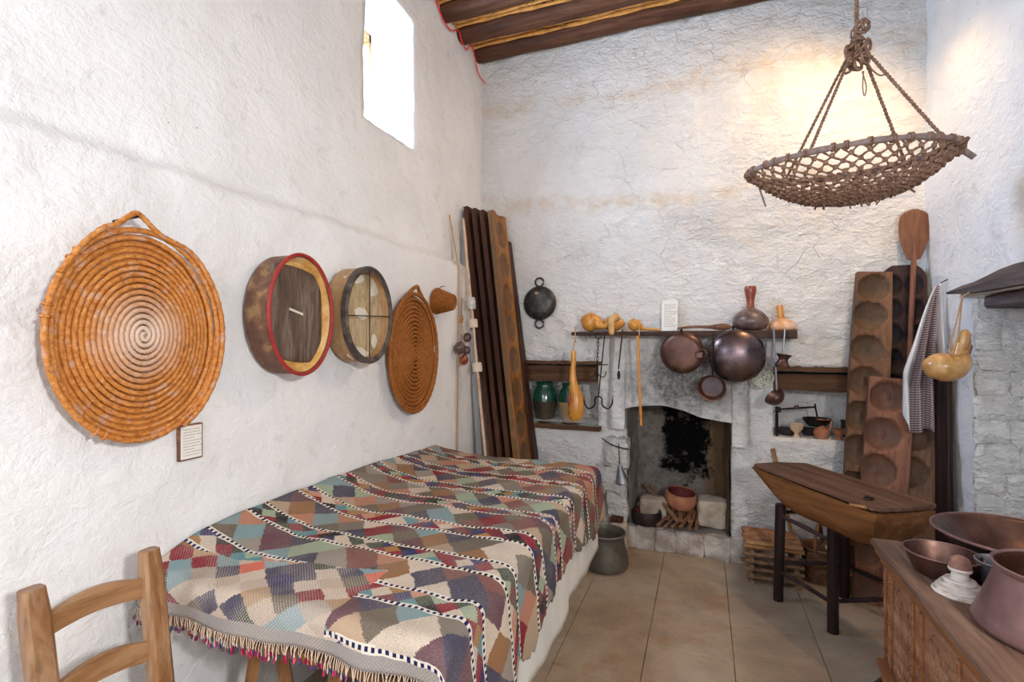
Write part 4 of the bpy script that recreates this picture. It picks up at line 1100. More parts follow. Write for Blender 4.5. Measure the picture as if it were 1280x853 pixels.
gourd_path('gourd', [c_+V((-.045, 0, 0)), c_+V((-.035, 0, 0)), c_, c_+V((.035, 0, -.012)), c_+V((.06, 0, -.026)), c_+V((.16, -.01, -.036)), c_+V((.185, -.012, -.038))], [.002, .03, .046, .03, .013, .009, .004], root, n=20)
cc = shelf_pt(837, 3.76); Mx = frame((cc.x, 3.765, ZS + .115), (0, -1, .10), (0, .1, 1))
caption('tall white typed card standing on the wooden shelf', Mx, pt((cc.x, 3.765), 19), .222, None, 14, 5, 0)
# wooden spoon
c_ = shelf_pt(885, 3.64); root = thing('wooden_spoon', 'long flat dark wooden spoon lying on the shelf behind the hanging pans', 'spoon', (c_.x, c_.y, ZS))
pp = smooth_path([(c_.x-.20, 3.64, ZS+.018), (c_.x-.10, 3.64, ZS+.028), (c_.x, 3.64, ZS+.026), (c_.x+.06, 3.64, ZS+.026), (c_.x+.11, 3.64, ZS+.026), (c_.x+.155, 3.64, ZS+.022)], 4)
R = [q.x for q in smooth_path([V((a, 0, 0)) for a in (.006, .009, .010, .02, .022, .004)], 4)]
MB().tube(pp, R, 10, flat=.7).part('spoon_body', M['peel'], root)
# gourd bottles
c_ = shelf_pt(938, 3.70); c_.z = ZS; s_ = pt(c_, 1)
root = thing('gourd_bottle', 'large dark purplish gourd bottle with a reddish neck on the shelf', 'bottle', c_)
MB().lathe([(0, 0), (.06, .001), (.098, .018), (.113, .052), (.108, .085), (.082, .118), (.045, .142), (.027, .155)], 40, Matrix.Translation(c_)).part('body', M['gourd_dark'], root, ang=80)
MB().lathe([(.0275, .153), (.023, .175), (.024, .20), (.031, .235), (.037, .268), (.037, .29), (.033, .298), (.0, .298)], 28, Matrix.Translation(c_)).part('neck', M['gourd_red'], root, ang=60)
c_ = shelf_pt(978, 3.68); c_.z = ZS
root = thing('gourd_bottle', 'small orange and white gourd bottle at the right end of the shelf', 'bottle', c_)
MB().lathe([(0, 0), (.078, .0), (.085, .008), (.082, .028), (.066, .052), (.04, .068), (.022, .078)], 36, Matrix.Translation(c_)).part('body', M['gourd_orange'], root, ang=60)
MB().lathe([(.022, .076), (.019, .10), (.021, .145), (.019, .165), (.0, .167)], 24, Matrix.Translation(c_ + V((0, 0, 0))) @ Matrix.Rotation(-.10, 4, 'Y')).part('neck', M['gourd'], root, ang=60)

YF = 3.575   # plane of the things hanging from the shelf edge
def hk(u, v_, y_=YF): return px(u, v_, Y=y_)
# long hanging dipper gourd
root = thing('dipper_gourd', 'long yellow gourd dipper with cut-open belly, hanging left of the hooks', 'dipper', hk(716, 530, 3.56))
MB().tube([hk(719, 408, 3.6), hk(719, 425, 3.57), hk(720, 428, 3.565)], .004, 6).part('string', M['string'], root)
MB().tube([hk(719, 425, 3.57), hk(716, 438, 3.565)], .004, 6).part('string', M['string'], root)
P = [hk(717, 438, 3.56), hk(717, 441, 3.56), hk(717, 452, 3.56), hk(716, 466, 3.56), hk(717, 480, 3.56), hk(720, 497, 3.56), hk(720, 514, 3.56), hk(719, 524, 3.56), hk(719, 528, 3.56)]
gourd_path('gourd', P, [.008, .019, .018, .022, .030, .052, .060, .042, .004], root, n=24)
cc = hk(712, 500, 3.515); MB().ball(cc, (.012, .010, .05), 12).part('opening', M['gourd_red'], root)
# iron chain with hooks
root = thing('iron_hook_chain', 'black iron chain with a small four-pronged hook hanging from the shelf', 'hook', hk(747, 475))
MB().tube(arc(hk(748, 420), .022, PI*.1, PI*1.9, 14, (1, 0, 0), (0, 0, 1)), .0035, 6).part('ring', M['iron'], root)
ztop, zbot = hk(748, 424), hk(746, 464)
for i in range(9):
    c_ = ztop.lerp(zbot, (i+.5)/9); e = (1, 0, 0) if i % 2 else (0, 1, 0)
    q = [c_ + V(e)*.007*math.cos(a) + V((0, 0, 1))*.016*math.sin(a) for a in [2*PI*k/12 for k in range(12)]]
    MB().tube(q, .0028, 5, closed=True).part('chain_link', M['iron'], root)
for a in (0, 1.57, 3.14, 4.71):
    d_ = V((math.cos(a+.3), math.sin(a+.3), 0)); q = [zbot + d_*.0 + V((0, 0, .0)), zbot + V((0, 0, -.035)) + d_*.02, zbot + V((0, 0, -.045)) + d_*.045, zbot + V((0, 0, -.028)) + d_*.062, zbot + V((0, 0, .0)) + d_*.066]
    MB().tube(smooth_path(q, 4), [.0035]*16 + [.001], 6).part('prong', M['iron'], root)
root = thing('iron_double_hook', 'long black iron rod ending in a wide double hook', 'hook', hk(747, 510))
MB().tube([hk(756, 418, 3.6), hk(748, 496, 3.56)], .0045, 6).part('rod', M['iron'], root)
for s in (-1, 1):
    a = hk(748, 496, 3.56); q = [a, hk(748+s*4, 498, 3.56), hk(748+s*5, 507, 3.56), hk(748+s*12, 511, 3.56), hk(748+s*17, 505, 3.56), hk(748+s*18, 494, 3.56)]
    q = smooth_path(q, 5); MB().tube(q, [.0055]*(len(q)-5) + [.005, .004, .003, .002, .001], 7).part('hook_arm', M['iron'], root)
MB().tube([hk(725, 457, 3.74), hk(760, 456, 3.72)], .004, 6).solo('wall_spike', M['iron'], 'thin horizontal iron spike in the wall behind the hook chain', 'spike')
# iron poker spoon
root = thing('iron_poker', 'short rusty iron poker with a flattened tip hanging under the shelf', 'poker', hk(774, 475))
MB().tube([hk(778, 412, 3.6), hk(777, 425), hk(773, 462)], [.005, .006, .005], 7).part('rod', M['board_brown'], root)
MB().ball(hk(773.5, 469), (.012, .006, .033), 12).part('tip', M['iron'], root)
# orange cane
root = thing('hanging_cane', 'long orange jointed cane hanging in front of the fireplace', 'cane', hk(801, 530))
MB().tube([hk(799, 409, 3.6), hk(799, 421, 3.57)], .004, 6).part('string', M['string'], root)
a, b = hk(797, 420, 3.56), hk(801.5, 532, 3.56); pts = [a.lerp(b, i/24) + V((.003*noise.noise(V((i*.5, 1, 0))), 0, 0)) for i in range(25)]
MB().tube(pts, [.0085 + .0025*(i % 5 == 0) for i in range(25)], 9).part('stem', M['bamboo'], root)
# pans
def disc_pan(label, u, v_, rpx, prof, m, y_, yaw=0, pitch=0, name='copper_pan', m2=None):
    c_ = px(u, v_, Y=y_); r_ = rpx*pt(c_, 1)
    Mx = Matrix.Translation(c_) @ Matrix.Rotation(yaw, 4, 'Z') @ Matrix.Rotation(pitch, 4, 'X') @ Matrix.Rotation(PI/2, 4, 'X')
    root = thing(name, label, 'pan', M=Mx)
    MB().lathe([(a*r_, b*r_) for a, b in prof], 56).part('bowl', m, root, local=True, ang=40)
    return root, r_, Mx
root, r_, Mx = disc_pan('brown copper pan hanging from the shelf, left of the shiniest large one', 852, 441, 26.5, [(0, .20), (.70, .19), (.84, .15), (.97, .0), (1.0, -.06), (.97, -.07), (.8, .12), (0, .16)], M['copper_dark'], 3.585, -.1, .0)
MB().box((r_*.80, -r_*.10, .028), (.05, .045, .012), .005).part('lug', M['copper_dark'], root, local=True)
MB().tube(arc((r_*.92, -r_*.05, .03), .03, -1.6, 1.6, 12, (0, 1, 0), (1, 0, 0)), .006, 7).part('handle', M['copper_dark'], root, local=True)
MB().tube([(0, r_*.95, 0), (0, r_*1.12, .01)], .008, 6).part('hanger', M['iron'], root, local=True)
root, r_, Mx = disc_pan('largest burnished copper pan, hanging bottom outwards over the fireplace', 921, 445, 33.5, [(0, .30), (.35, .285), (.65, .22), (.88, .09), (.985, -.03), (1.0, -.07), (.96, -.07), (.6, .19), (0, .27)], M['copper_blue'], 3.565, .05, 0)
MB().tube([(-.02, r_*.95, -.02), (-.02, r_*1.15, -.01)], .007, 6).part('hanger', M['iron'], root, local=True)
root, r_, Mx = disc_pan('small copper saucepan hanging with its open grey inside facing the room', 889.5, 485.5, 16.5, [(0, -.62), (.80, -.60), (.90, -.50), (.97, .0), (1.04, .03), (1.02, .06), (.93, .02), (.83, -.46), (.74, -.52), (0, -.54)], M['copper_in'], 3.56, -.15, .22, 'saucepan')
MB().lathe([(0, -.535*r_), (.76*r_, -.515*r_)], 40).part('inside_base', M['tin'], root, local=True)
MB().tube([(.1*r_, r_*.95, 0), (.1*r_, r_*1.3, 0), (.25*r_, r_*4.2, -.02)], .006, 6).part('handle', M['iron'], root, local=True)
root, r_, Mx = disc_pan('small round pierced grey skimmer hanging partly behind the largest pan', 953, 472, 13, [(0, .02), (.7, .05), (1.0, .12), (1.0, .17), (.7, .10), (0, .07)], M['strainer'], 3.66, 0, 0, 'skimmer')
MB().tube([(.15*r_, r_*.95, .01), (.3*r_, r_*3.9, .02)], .0065, 6).part('handle', M['steel'], root, local=True)
for i in range(28):
    a = i*2.4; rr = r_*.8*math.sqrt(i/28); MB().lathe([(0, .0075), (.0032, .0075), (.0032, .0035)], 6, Matrix.Translation((rr*math.cos(a), rr*math.sin(a), .001))).part('hole', M['iron'], root, local=True)
# ladle
a, b = hk(967, 409, 3.59), hk(971, 488, 3.56)
root = thing('ladle', 'long handled copper ladle hanging at the right end of the shelf', 'ladle', hk(967, 510))
MB().tube([a, b], [.006, .006], 7).part('handle', M['steel'], root)
c_ = hk(968, 496, 3.54); MB().lathe([(0, -.048), (.035, -.042), (.056, -.02), (.064, .006), (.060, .006), (.05, -.018), (.03, -.036), (0, -.040)], 28, Matrix.Translation(c_) @ Matrix.Rotation(-.75, 4, 'Y') @ Matrix.Rotation(.35, 4, 'X')).part('bowl', M['copper_dark'], root)
root = thing('coffee_pot', 'small copper pot with a flared rim on a rod, right of the ladle', 'pot', hk(979, 460))
MB().tube([hk(981, 411, 3.59), hk(979, 441, 3.57)], .006, 6).part('handle', M['steel'], root)
c_ = hk(979, 450, 3.56); MB().lathe([(0, -.052), (.040, -.050), (.044, -.035), (.028, -.008), (.028, .008), (.046, .034), (.042, .036), (.024, .012), (0, .0)], 28, Matrix.Translation(c_) @ Matrix.Rotation(.15, 4, 'Y')).part('body', M['copper_dark'], root)

# ================================================================ niches
def jar(label, c_, prof, m1, m2, zs):
    root = thing('glazed_jar', label, 'jar', c_)
    MB().lathe([(r, z) for r, z in prof if z <= zs+1e-6], 36, Matrix.Translation(c_)).part('body', M[m1], root, ang=60)
    MB().lathe([(r, z) for r, z in prof if z >= zs-1e-6], 36, Matrix.Translation(c_)).part('glazed_top', M[m2], root, ang=60)
jp = [(0, 0), (.062, 0), (.070, .02), (.094, .10), (.103, .165), (.100, .215), (.084, .262), (.068, .285), (.073, .305), (.076, .312), (.070, .312), (.06, .285), (.05, .25)]
c_ = px(681, 500, Y=3.93); c_.z = NL[2]+.006; jar('dark glazed jar with green shoulder, behind the golden board in the left niche', c_, jp, 'jar_brown', 'green_glaze', .165)
c_ = px(713, 500, Y=3.92); c_.z = NL[2]+.006; jar('cream bellied jar with green top, behind the hanging yellow dipper', c_, [(r*.93, z*1.0) for r, z in jp], 'jar_cream', 'green_glaze', .165)
zN = NR[2] + .003
def npt(u, y_): q = px(u, 545, Y=y_); q.z = zN; return q
c_ = npt(995.5, 3.88); MB().lathe([(0, 0), (.024, 0), (.024, .006), (.013, .018), (.013, .030), (.036, .052), (.043, .075), (.047, .092), (.043, .092), (.034, .06), (0, .045)], 32, Matrix.Translation(c_)).solo('goblet', M['clay_pale'], 'pale cream clay goblet standing in the right wall niche', 'goblet', ang=50)
c_ = npt(1026.5, 3.88); root = thing('clay_jug', 'small terracotta jug with loop handle in the right wall niche', 'jug', c_)
MB().lathe([(0, 0), (.030, 0), (.034, .01), (.048, .035), (.043, .058), (.020, .082), (.016, .105), (.027, .128), (.023, .128), (.012, .105), (.0, .10)], 32, Matrix.Translation(c_)).part('body', M['terracotta'], root, ang=60)
MB().tube(smooth_path([c_+V((.018, 0, .12)), c_+V((.045, 0, .128)), c_+V((.058, 0, .105)), c_+V((.052, 0, .075)), c_+V((.043, 0, .058))], 5), .006, 7).part('handle', M['terracotta'], root)
c_ = npt(1049, 3.87); MB().lathe([(0, 0), (.022, 0), (.013, .015), (.013, .022), (.034, .045), (.038, .072), (.034, .072), (.0, .04)], 28, Matrix.Translation(c_)).solo('clay_cup', M['terracotta'], 'small footed terracotta cup beside the hollowed board, in the right niche', 'cup')
c_ = npt(983, 3.95); MB().lathe([(0, 0), (.035, 0), (.068, .032), (.072, .045), (.066, .045), (.0, .015)], 32, Matrix.Translation(c_)).solo('small_bowl', M['clay_dark'], 'low dark brown bowl behind the cream goblet in the niche', 'bowl')
c_ = npt(1011, 3.98); MB().lathe([(0, 0), (.03, 0), (.05, .03), (.056, .05), (.05, .05), (.0, .015)], 28, Matrix.Translation(c_)).solo('small_bowl', M['clay_dark'], 'blackened bowl under the scale pan, between goblet and jug', 'bowl')
c_ = npt(1060, 3.99); bxr = thing('dark_box', 'small black upright box at the right end of the niche', 'box', c_)
MB().box(c_ + V((0, 0, .055)), (.075, .05, .11), .004).part('body', M['clay_dark'], bxr)
MB().box(c_ + V((0, 0, .113)), (.08, .055, .010), .002).part('lid', M['clay_dark'], bxr)
# balance
root = thing('balance_scale', 'old iron beam scale with one dark pan in the right niche', 'scale', npt(1005, 3.95))
a, b = px(971, 512, Y=3.88), px(1019, 509, Y=3.90)
MB().tube([a, a.lerp(b, .5), b], [.006, .007, .006], 8).part('beam', M['iron'], root)
MB().tube([V((a.x, a.y, zN)), V((a.x, a.y, a.z+.02))], [.010, .010], 8).part('post', M['iron'], root)
MB().box(a + V((.01, 0, .0)), (.03, .03, .035), .005).part('pivot', M['iron'], root)
MB().box(a.lerp(b, .52) + V((0, 0, .008)), (.026, .018, .026), .004).part('counterweight', M['copper_dark'], root)
MB().tube([b + V((0, 0, .022)), b, b + V((.012, 0, -.065))], .0055, 7).part('hanger', M['iron'], root)
c_ = px(1021, 528, Y=3.92); MB().lathe([(0, -.030), (.05, -.026), (.076, .0), (.088, .026), (.083, .026), (.07, .0), (.0, -.022)], 36, Matrix.Translation(c_)).part('pan', M['iron'], root)

# ================================================================ in the fireplace
MB().stone((-.36, 4.00, hz+.085), (.105, .085, .088), 4, 4, .16).solo('hearth_stone', M['stone_tan'], 'pale squared stone behind the dark bowl in the fireplace', 'stone')
MB().stone((.058, 4.00, hz+.10), (.108, .095, .105), 9, 4, .16).solo('hearth_stone', M['stone_tan'], 'pale stone block right of the firewood in the fireplace', 'stone')
c_ = px(808, 655, Y=3.87); c_.z = hz
root = thing('clay_bowl', 'blackened clay bowl at the left of the hearth', 'bowl', c_)
MB().lathe([(0, 0), (.085, 0), (.105, .03), (.112, .07), (.106, .098), (.098, .100), (.10, .07), (.09, .03), (.0, .02)], 36, Matrix.Translation(c_)).part('body', M['clay_dark'], root)
MB().lathe([(.097, .094), (.098, .07), (.088, .032), (0, .024)], 36, Matrix.Translation(c_)).part('glazed_inside', M['terracotta_in'], root)
c_ = px(850, 633, Y=3.98); zpot = c_.z
Mx = Matrix.Translation(c_) @ Matrix.Rotation(.10, 4, 'Y') @ Matrix.Rotation(.12, 4, 'X')
root = thing('clay_pot', 'round terracotta pot resting on the firewood in the fireplace', 'pot', M=Mx)
MB().lathe([(0, 0), (.085, 0), (.102, .02), (.114, .06), (.113, .09), (.108, .115), (.102, .117), (.104, .09), (.10, .05), (.0, .015)], 40).part('body', M['terracotta'], root, local=True)
MB().lathe([(.101, .110), (.102, .085), (.098, .05), (0, .020)], 40).part('glazed_inside', M['terracotta_in'], root, local=True)
random.seed(31)
fw = [((-.325, 3.80), (-.17, 4.05)), ((-.27, 3.79), (-.145, 4.06)), ((-.215, 3.80), (-.12, 4.05)), ((-.16, 3.82), (-.07, 4.06)), ((-.105, 3.81), (-.06, 4.05)), ((-.055, 3.83), (-.04, 4.05)), ((-.25, 3.83), (-.20, 4.04)), ((-.16, 3.83), (-.18, 4.06)), ((-.10, 3.84), (-.12, 4.05))]
fwl = ['%s split stick in the front row of firewood under the terracotta pot' % w_ for w_ in ('leftmost', 'second from left', 'third from left', 'third from right', 'second from right', 'rightmost')] + ['%s split stick of the upper layer of firewood under the terracotta pot' % w_ for w_ in ('left', 'middle', 'right')]
for k, ((x0, y0), (x1, y1)) in enumerate(fw):
    lift = .018 + (.03 if k > 5 else 0); r_ = random.uniform(.013, .019)
    a = V((x0, y0, hz + r_ + (lift if k > 5 else 0))); b = V((x1, y1, hz + .105 - (k % 3)*.012 + (.0 if k <= 5 else .008)))
    MB().tube([a, a.lerp(b, .5) + V((.004, 0, .003)), b], [r_, r_*1.05, r_*.9], 5).jitter(.003, 20, k).solo('firewood_log', M['firewood'], fwl[k], 'firewood', 'firewood in the fireplace', ang=30)
a, b = px(806, 606, Y=4.09), px(848, 653, Y=3.80); MB().tube([a, a.lerp(b, .5) + V((.008, 0, .006)), b], [.016, .014, .015], 7).solo('long_stick', M['stick'], 'long crooked stick leaning across the firewood and the pot', 'stick')
# metal funnel hanging at the left jamb
c_ = px(778, 604, Y=3.72); Mx = Matrix.Translation(c_) @ Matrix.Rotation(-.14, 4, 'Y')
root = thing('tin_cone', 'grey metal cone hanging at the left side of the fireplace opening', 'cone', M=Mx)
MB().lathe([(.048, 0), (.050, .004), (.012, .125), (.008, .135), (0, .137)], 28).part('cone_body', M['steel'], root, local=True)
MB().tube([(0, 0, .13), (.004, 0, .20), (.012, .01, .29)], .003, 5).part('wire', M['wire'], root, local=True)
MB().tube(smooth_path([px(752, 548, Y=3.74), px(764, 556, Y=3.715), px(776, 560, Y=3.69), px(786, 562, Y=3.70)], 5), .0045, 6).solo('bent_nail', M['iron'], 'bent iron wire stuck in the wall above the grey metal cone', 'wire')
# stone block and chip left of the hearth
c_ = px(774, 672, Y=3.66); MB().stone((c_.x, 3.67, .105), (.062, .055, .105), 14, 4, .06).solo('stone_block', M['stone_tan'], 'upright beige stone block beside the green-grey cauldron', 'stone')
MB().stone((c_.x-.015, 3.66, .225), (.045, .03, .02), 17, 2, .2, Matrix.Identity(4)).solo('wood_chip', M['board_brown'], 'dark brown wood piece lying on the beige stone block', 'wood')
# cauldron
c_ = px(757, 708, Z=0); c_.z = 0; root = thing('cauldron', 'dull greenish metal cauldron on the floor between the bed and hearth', 'cauldron', c_)
MB().lathe([(0, .004), (.12, 0), (.145, .010), (.152, .035), (.140, .11), (.122, .185), (.118, .205), (.132, .222), (.136, .235), (.128, .238), (.112, .205), (.132, .11), (.14, .04), (.0, .02)], 56, Matrix.Translation(c_)).part('body', M['verdigris'], root, ang=50)
MB().tube([c_ + V((.132*math.cos(a), .132*math.sin(a), .234)) for a in [2*PI*i/48 for i in range(48)]], .005, 6, closed=True).part('rim', M['green_glaze'] if False else M['steel'], root)

# ================================================================ stick crate, basket, broom
cx, cy, hw = .405, 3.60, .125
root = thing('stick_crate', 'log-cabin style cage of stacked brown sticks, left of the stool', 'crate', (cx, cy, 0)); random.seed(12)
def stick(a, b, r_, m='stick', parent=None): 
    a, b = V(a), V(b); q = noise.noise_vector(a*9)*.01
    MB().tube([a, a.lerp(b, .35)+q*.5, a.lerp(b, .7)-q*.5, b], [r_, r_*1.03, r_*.95, r_], 8).part('stick', M[m], parent or root)
z_ = .012
for lv in range(5):
    for s in (-1, 1):
        stick((cx + s*hw, cy-hw-.035+random.uniform(-.01, .01), z_), (cx + s*hw, cy+hw+.02, z_), .0135, 'stick')
    z_ += .024
    for s in (-1, 1):
        stick((cx-hw-.04+random.uniform(-.01, .01), cy + s*hw, z_), (cx+hw+.04, cy + s*hw, z_), .0125, 'stick_gold' if lv == 4 else 'stick')
    z_ += .023
for k in range(9):
    y_ = cy - hw - .01 + k*.032; stick((cx-hw-.03-random.uniform(0, .02), y_, z_+.004), (cx+hw+.03, y_+random.uniform(-.01, .01), z_+.004), .0165 if k == 0 else .014, 'stick_gold' if k == 0 else 'firewood')
# small wicker basket
c_ = V((.70, 3.67, 0)); root = thing('handled_basket', 'round wicker basket with a loop handle standing behind the stool', 'basket', c_); R0 = .105
mb = MB(); pr = [(0, .002)]
for i in range(45): f = i/44; pr.append((R0*(.86+.18*f) + .0022*math.cos(i*PI), .005+.21*f))
pr += [(R0*1.0, .21), (R0*.95, .15), (R0*.84, .012), (0, .01)]
mb.lathe(pr, 44, Matrix.Translation(c_)).part('weave', M['wicker'], root, ang=80)
for z_ in (.065, .125, .21):
    MB().tube([c_ + V((R0*(.9+.15*z_/.21)*1.03*math.cos(a), R0*(.9+.15*z_/.21)*1.03*math.sin(a), z_)) for a in [2*PI*i/40 for i in range(40)]], [.006 + .0015*(i % 2) for i in range(40)], 6, closed=True).part('band', M['wicker'], root)
hpn = [c_ + V((R0*1.0*math.cos(a)*.35 - .02, R0*1.0*math.cos(a), .205 + .135*math.sin(a))) for a in [PI*i/20 for i in range(21)]]
MB().tube(hpn, [.010 + .002*(i % 2) for i in range(21)], 8).part('handle', M['wicker'], root)
MB().box(c_ + V((.05, -.03, .215)), (.07, .05, .02), .005, None).solo('cork_piece', M['cork'], 'pale triangular piece lying in the wicker basket', 'block')
a, b = px(966, 561, Y=3.785), V((.585, 3.72, 0)); MB().tube([a, a.lerp(b, .5), b], [.013, .0125, .012], 9).solo('broom_stick', M['stick_gold'], 'straight light wooden stick leaning on the back wall behind the trough', 'stick')

# ================================================================ stool and dough trough
A_, B_, C_, D_ = V((.405, 3.285, 0)), V((.625, 3.02, 0)), V((.775, 3.46, 0)), V((1.0, 3.19, 0))
st = thing('stool', 'dark round-legged wooden stool frame carrying the trough', 'stool', ((A_+D_)/2))
for P_, h_ in ((A_, .565), (B_, .565), (C_, .565), (D_, .565)):
    lean_ = (V(((A_+D_)/2).to_3d()) - P_)*.04
    MB().tube([P_, P_ + lean_*.5 + V((0, 0, .28)), P_ + lean_ + V((0, 0, h_-.006)), P_ + lean_ + V((0, 0, h_))], [.027, .0275, .028, .022], 12).part('leg', M['dark_leg'], st)
def rail(P_, Q_, z0, z1, r_=.012):
    a, b = P_ + V((0, 0, z0)), Q_ + V((0, 0, z1)); MB().tube([a, a.lerp(b, .5) + V((0, 0, .004)), b], [r_*.8, r_*1.1, r_*.8], 9).part('rail', M['dark_rail'], st)
rail(A_, B_, .175, .15); rail(A_, C_, .215, .20); rail(B_, D_, .16, .16); rail(C_, D_, .19, .19)
rail(A_, B_, .50, .47); rail(A_, C_, .515, .50); rail(B_, D_, .50, .50); rail(C_, D_, .50, .50)
# trough: local x along its length, y across
tl, tr_ = px(939, 584, Z=.745), px(1082, 640, Z=.735); fl_, fr2 = px(998, 579, Z=.76), px(1170, 634, Z=.745)
ex = (tr_ - tl); ex.z = 0; ex.normalize(); ey = V((-ex.y, ex.x, 0))
Lt = (tr_-tl).length; wd = .30
root = thing('dough_trough', 'long boat-shaped wooden dough trough with a lid, on the dark stool', 'trough', M=Matrix(((ex.x, ey.x, 0, tl.x), (ex.y, ey.y, 0, tl.y), (0, 0, 1, .5), (0, 0, 0, 1))))
inv = root.matrix_basis.inverted(); fe = inv @ fr2; fe0 = inv @ fl_
mb = MB(); n = 30; m_ = 14
def sec(k):
    x_ = Lt*k + .0; e0 = min(1, k/.40); e1 = min(1, (1-k)/.16)
    dep = .205*(math.sin(e0*PI/2)**.75)*(.72 + .28*math.sin(e1*PI/2)); dep = max(dep, .012)
    return x_, dep
for i in range(n+1):
    k = i/n; x_, dep = sec(k); ht = .245 - .008*k
    y_f = 0.0 + .0*k; y_b = wd + .02
    for j in range(m_+1):
        a = PI*j/m_; cc_ = -math.cos(a); ss = math.sin(a)
        yy = (y_f+y_b)/2 + (y_b-y_f)/2*(abs(cc_)**.75)*(1 if cc_ > 0 else -1)
        zz = ht - dep*(ss**.65)
        mb.v.append(V((x_ + (.055*(1-ss**.8) if k > .98 else 0), yy, zz)))
for i in range(n):
    for j in range(m_): k = i*(m_+1)+j; mb.f.append((k, k+1, k+m_+2, k+m_+1))
mb.f.append(tuple(n*(m_+1)+j for j in range(m_+1)))
mb.f.append(tuple(j for j in range(m_+1)))
for i in range(n): mb.f.append((i*(m_+1), (i+1)*(m_+1), (i+1)*(m_+1)+m_, i*(m_+1)+m_))
mb.jitter(.003, 7).part('body', M['trough'], root, local=True, ang=50)
mb = MB(); out = [(.02, -.012), (Lt+.045, -.012), (Lt+.085, .02), (fe.x+.01, fe.y-.02), (fe.x-.02, fe.y+.01), (.10, wd+.03), (fe0.x+.02, fe0.y), (.015, .02)]
out = [(.025, .0), (Lt*.5, -.008), (Lt+.035, -.010), (Lt+.065, .02), (Lt+.075, wd*.5), (Lt+.055, wd+.02), (Lt*.9, wd+.03), (.06, wd+.035), (.0, wd*.6), (.01, .03)]
no = len(out)
for x_, y_ in out: mb.v.append(V((x_, y_, .253)))
for x_, y_ in out: mb.v.append(V((x_, y_, .268)))
for k in range(no): l = (k+1) % no; mb.f.append((k, l, no+l, no+k))
mb.f.append(tuple(range(no))); mb.f.append(tuple(range(no, 2*no)))
lid = mb.part('lid', M['lid'], root, local=True, ang=20)
MB().tube(arc((Lt-.06, .075, .271), .017, 0, 2*PI*.99, 20, (1, 0, 0), (0, 1, .15)), .003, 6).part('ring', M['iron'], lid, local=True)
MB().box((Lt-.075, .10, .271), (.045, .008, .006), .001, None).part('staple', M['iron'], lid, local=True)
MB().tube([(Lt-.055, -.03, .252), (Lt+.02, -.02, .262)], [.006, .008], 7).part('peg', M['stick_gold'], root, local=True)

# ================================================================ towel and hanging gourd
def towel_mat():
    t = NT('striped_towel'); uv = t.tc('UV'); s, tt, _ = t.xyz(uv); A = t.math
    f1 = A('LESS_THAN', A('FRACT', A('MULTIPLY', tt, 62)), .40); f2 = A('LESS_THAN', A('FRACT', A('MULTIPLY', s, 20)), .3)
    plaid = t.mix(f1, (.52,.45,.44), (.09,.07,.08)); plaid = t.mix(A('MULTIPLY', f2, .55), plaid, (.22,.06,.10))
    f3 = A('LESS_THAN', A('FRACT', A('MULTIPLY', s, 40)), .25)
    white = t.mix(A('MULTIPLY', f3, .35), (.72,.71,.70), (.45,.42,.42))
    z = A('GREATER_THAN', A('ABSOLUTE', A('SUBTRACT', s, .52)), .30)
    return t.done(t.mix(z, plaid, white), .95, 0, t.bump(t.noise(uv, 180, 3), .4, .003), .1)
M['towel'] = towel_mat()
T0 = px(1179, 355, X=XR-.02); mb = MB(); ns_, nt_ = 48, 40; uvl = []
zt, zbm = T0.z, px(1160, 546, X=XR-.06).z
for j in range(nt_+1):
    k = j/nt_; wv = .012 + .115*min(1, k*1.5)**.8; 
    for i in range(ns_+1):
        s = i/ns_; hem = 1 - .16*abs(s-.5)*2 + .05*math.sin(s*9)
        ang_ = s*2*PI*3.2 + .6*math.sin(k*4)
        y_ = T0.y + (.25*(s-.5)*2*wv) - .02*k - (.032*min(1, k*2.2))*(1 + math.sin(ang_))
        x_ = XR - .030 - (1-s)*2*wv*.80
        z_ = zt - (zt-zbm)*k*hem*(1.0)
        mb.v.append(V((x_, y_, z_))); uvl.append((s, k))
for j in range(nt_):
    for i in range(ns_): k = j*(ns_+1)+i; mb.f.append((k, k+1, k+ns_+2, k+ns_+1))
root = thing('towel', 'white towel with grey and burgundy plaid hanging on the right wall', 'towel', (XR-.05, T0.y, zbm))
o = mb.part('cloth', M['towel'], root, ang=180); ul = o.data.uv_layers.new(name='UVMap')
for lp in o.data.loops: ul.data[lp.index].uv = uvl[lp.vertex_index]
sm = o.modifiers.new('thickness', 'SOLIDIFY'); sm.thickness = .003
MB().tube([V((XR+.01, T0.y, zt+.03)), V((XR-.035, T0.y, zt+.004))], .003, 6).part('nail', M['iron'], root)
MB().tube([V((XR-.035, T0.y, zt+.006)), V((XR-.036, T0.y, zt-.01))], .004, 6).part('loop', M['paper'], root)

hg = px(1203, 371, Z=1.735); gc = px(1183, 460, Y=hg.y); k = pt(gc, 1)
root = thing('hanging_gourd', 'mottled tan gourd with curved neck hanging by a cord from the right lintel', 'gourd', gc)
P = [px(u, v_, Y=hg.y+dy) for u, v_, dy in ((1154, 462, 0), (1158, 461, 0), (1172, 459, 0), (1188, 459, 0), (1199, 452, 0), (1200, 438, 0), (1204, 424, .0), (1208, 416, 0), (1210, 414, 0))]
gourd_path('gourd_pale', P, [.004, .042, .068, .070, .052, .030, .026, .022, .008], root, n=28, k=6)
for (u, v_) in ((1186, 440), (1197, 428)):
    MB().tube([hg + V((-.0, 0, 0)), px(u, v_, Y=hg.y-.02)], .0035, 6).part('cord', M['string'], root)
MB().tube(smooth_path([px(1186, 440, Y=hg.y-.03), px(1195, 444, Y=hg.y-.05), px(1207, 441, Y=hg.y-.03), px(1213, 430, Y=hg.y), px(1211, 418, Y=hg.y+.0)], 5), .0045, 6).part('cord_loop', M['string'], root)
MB().tube([hg + V((.04, 0, .03)), hg], .003, 5).part('cord', M['string'], root)
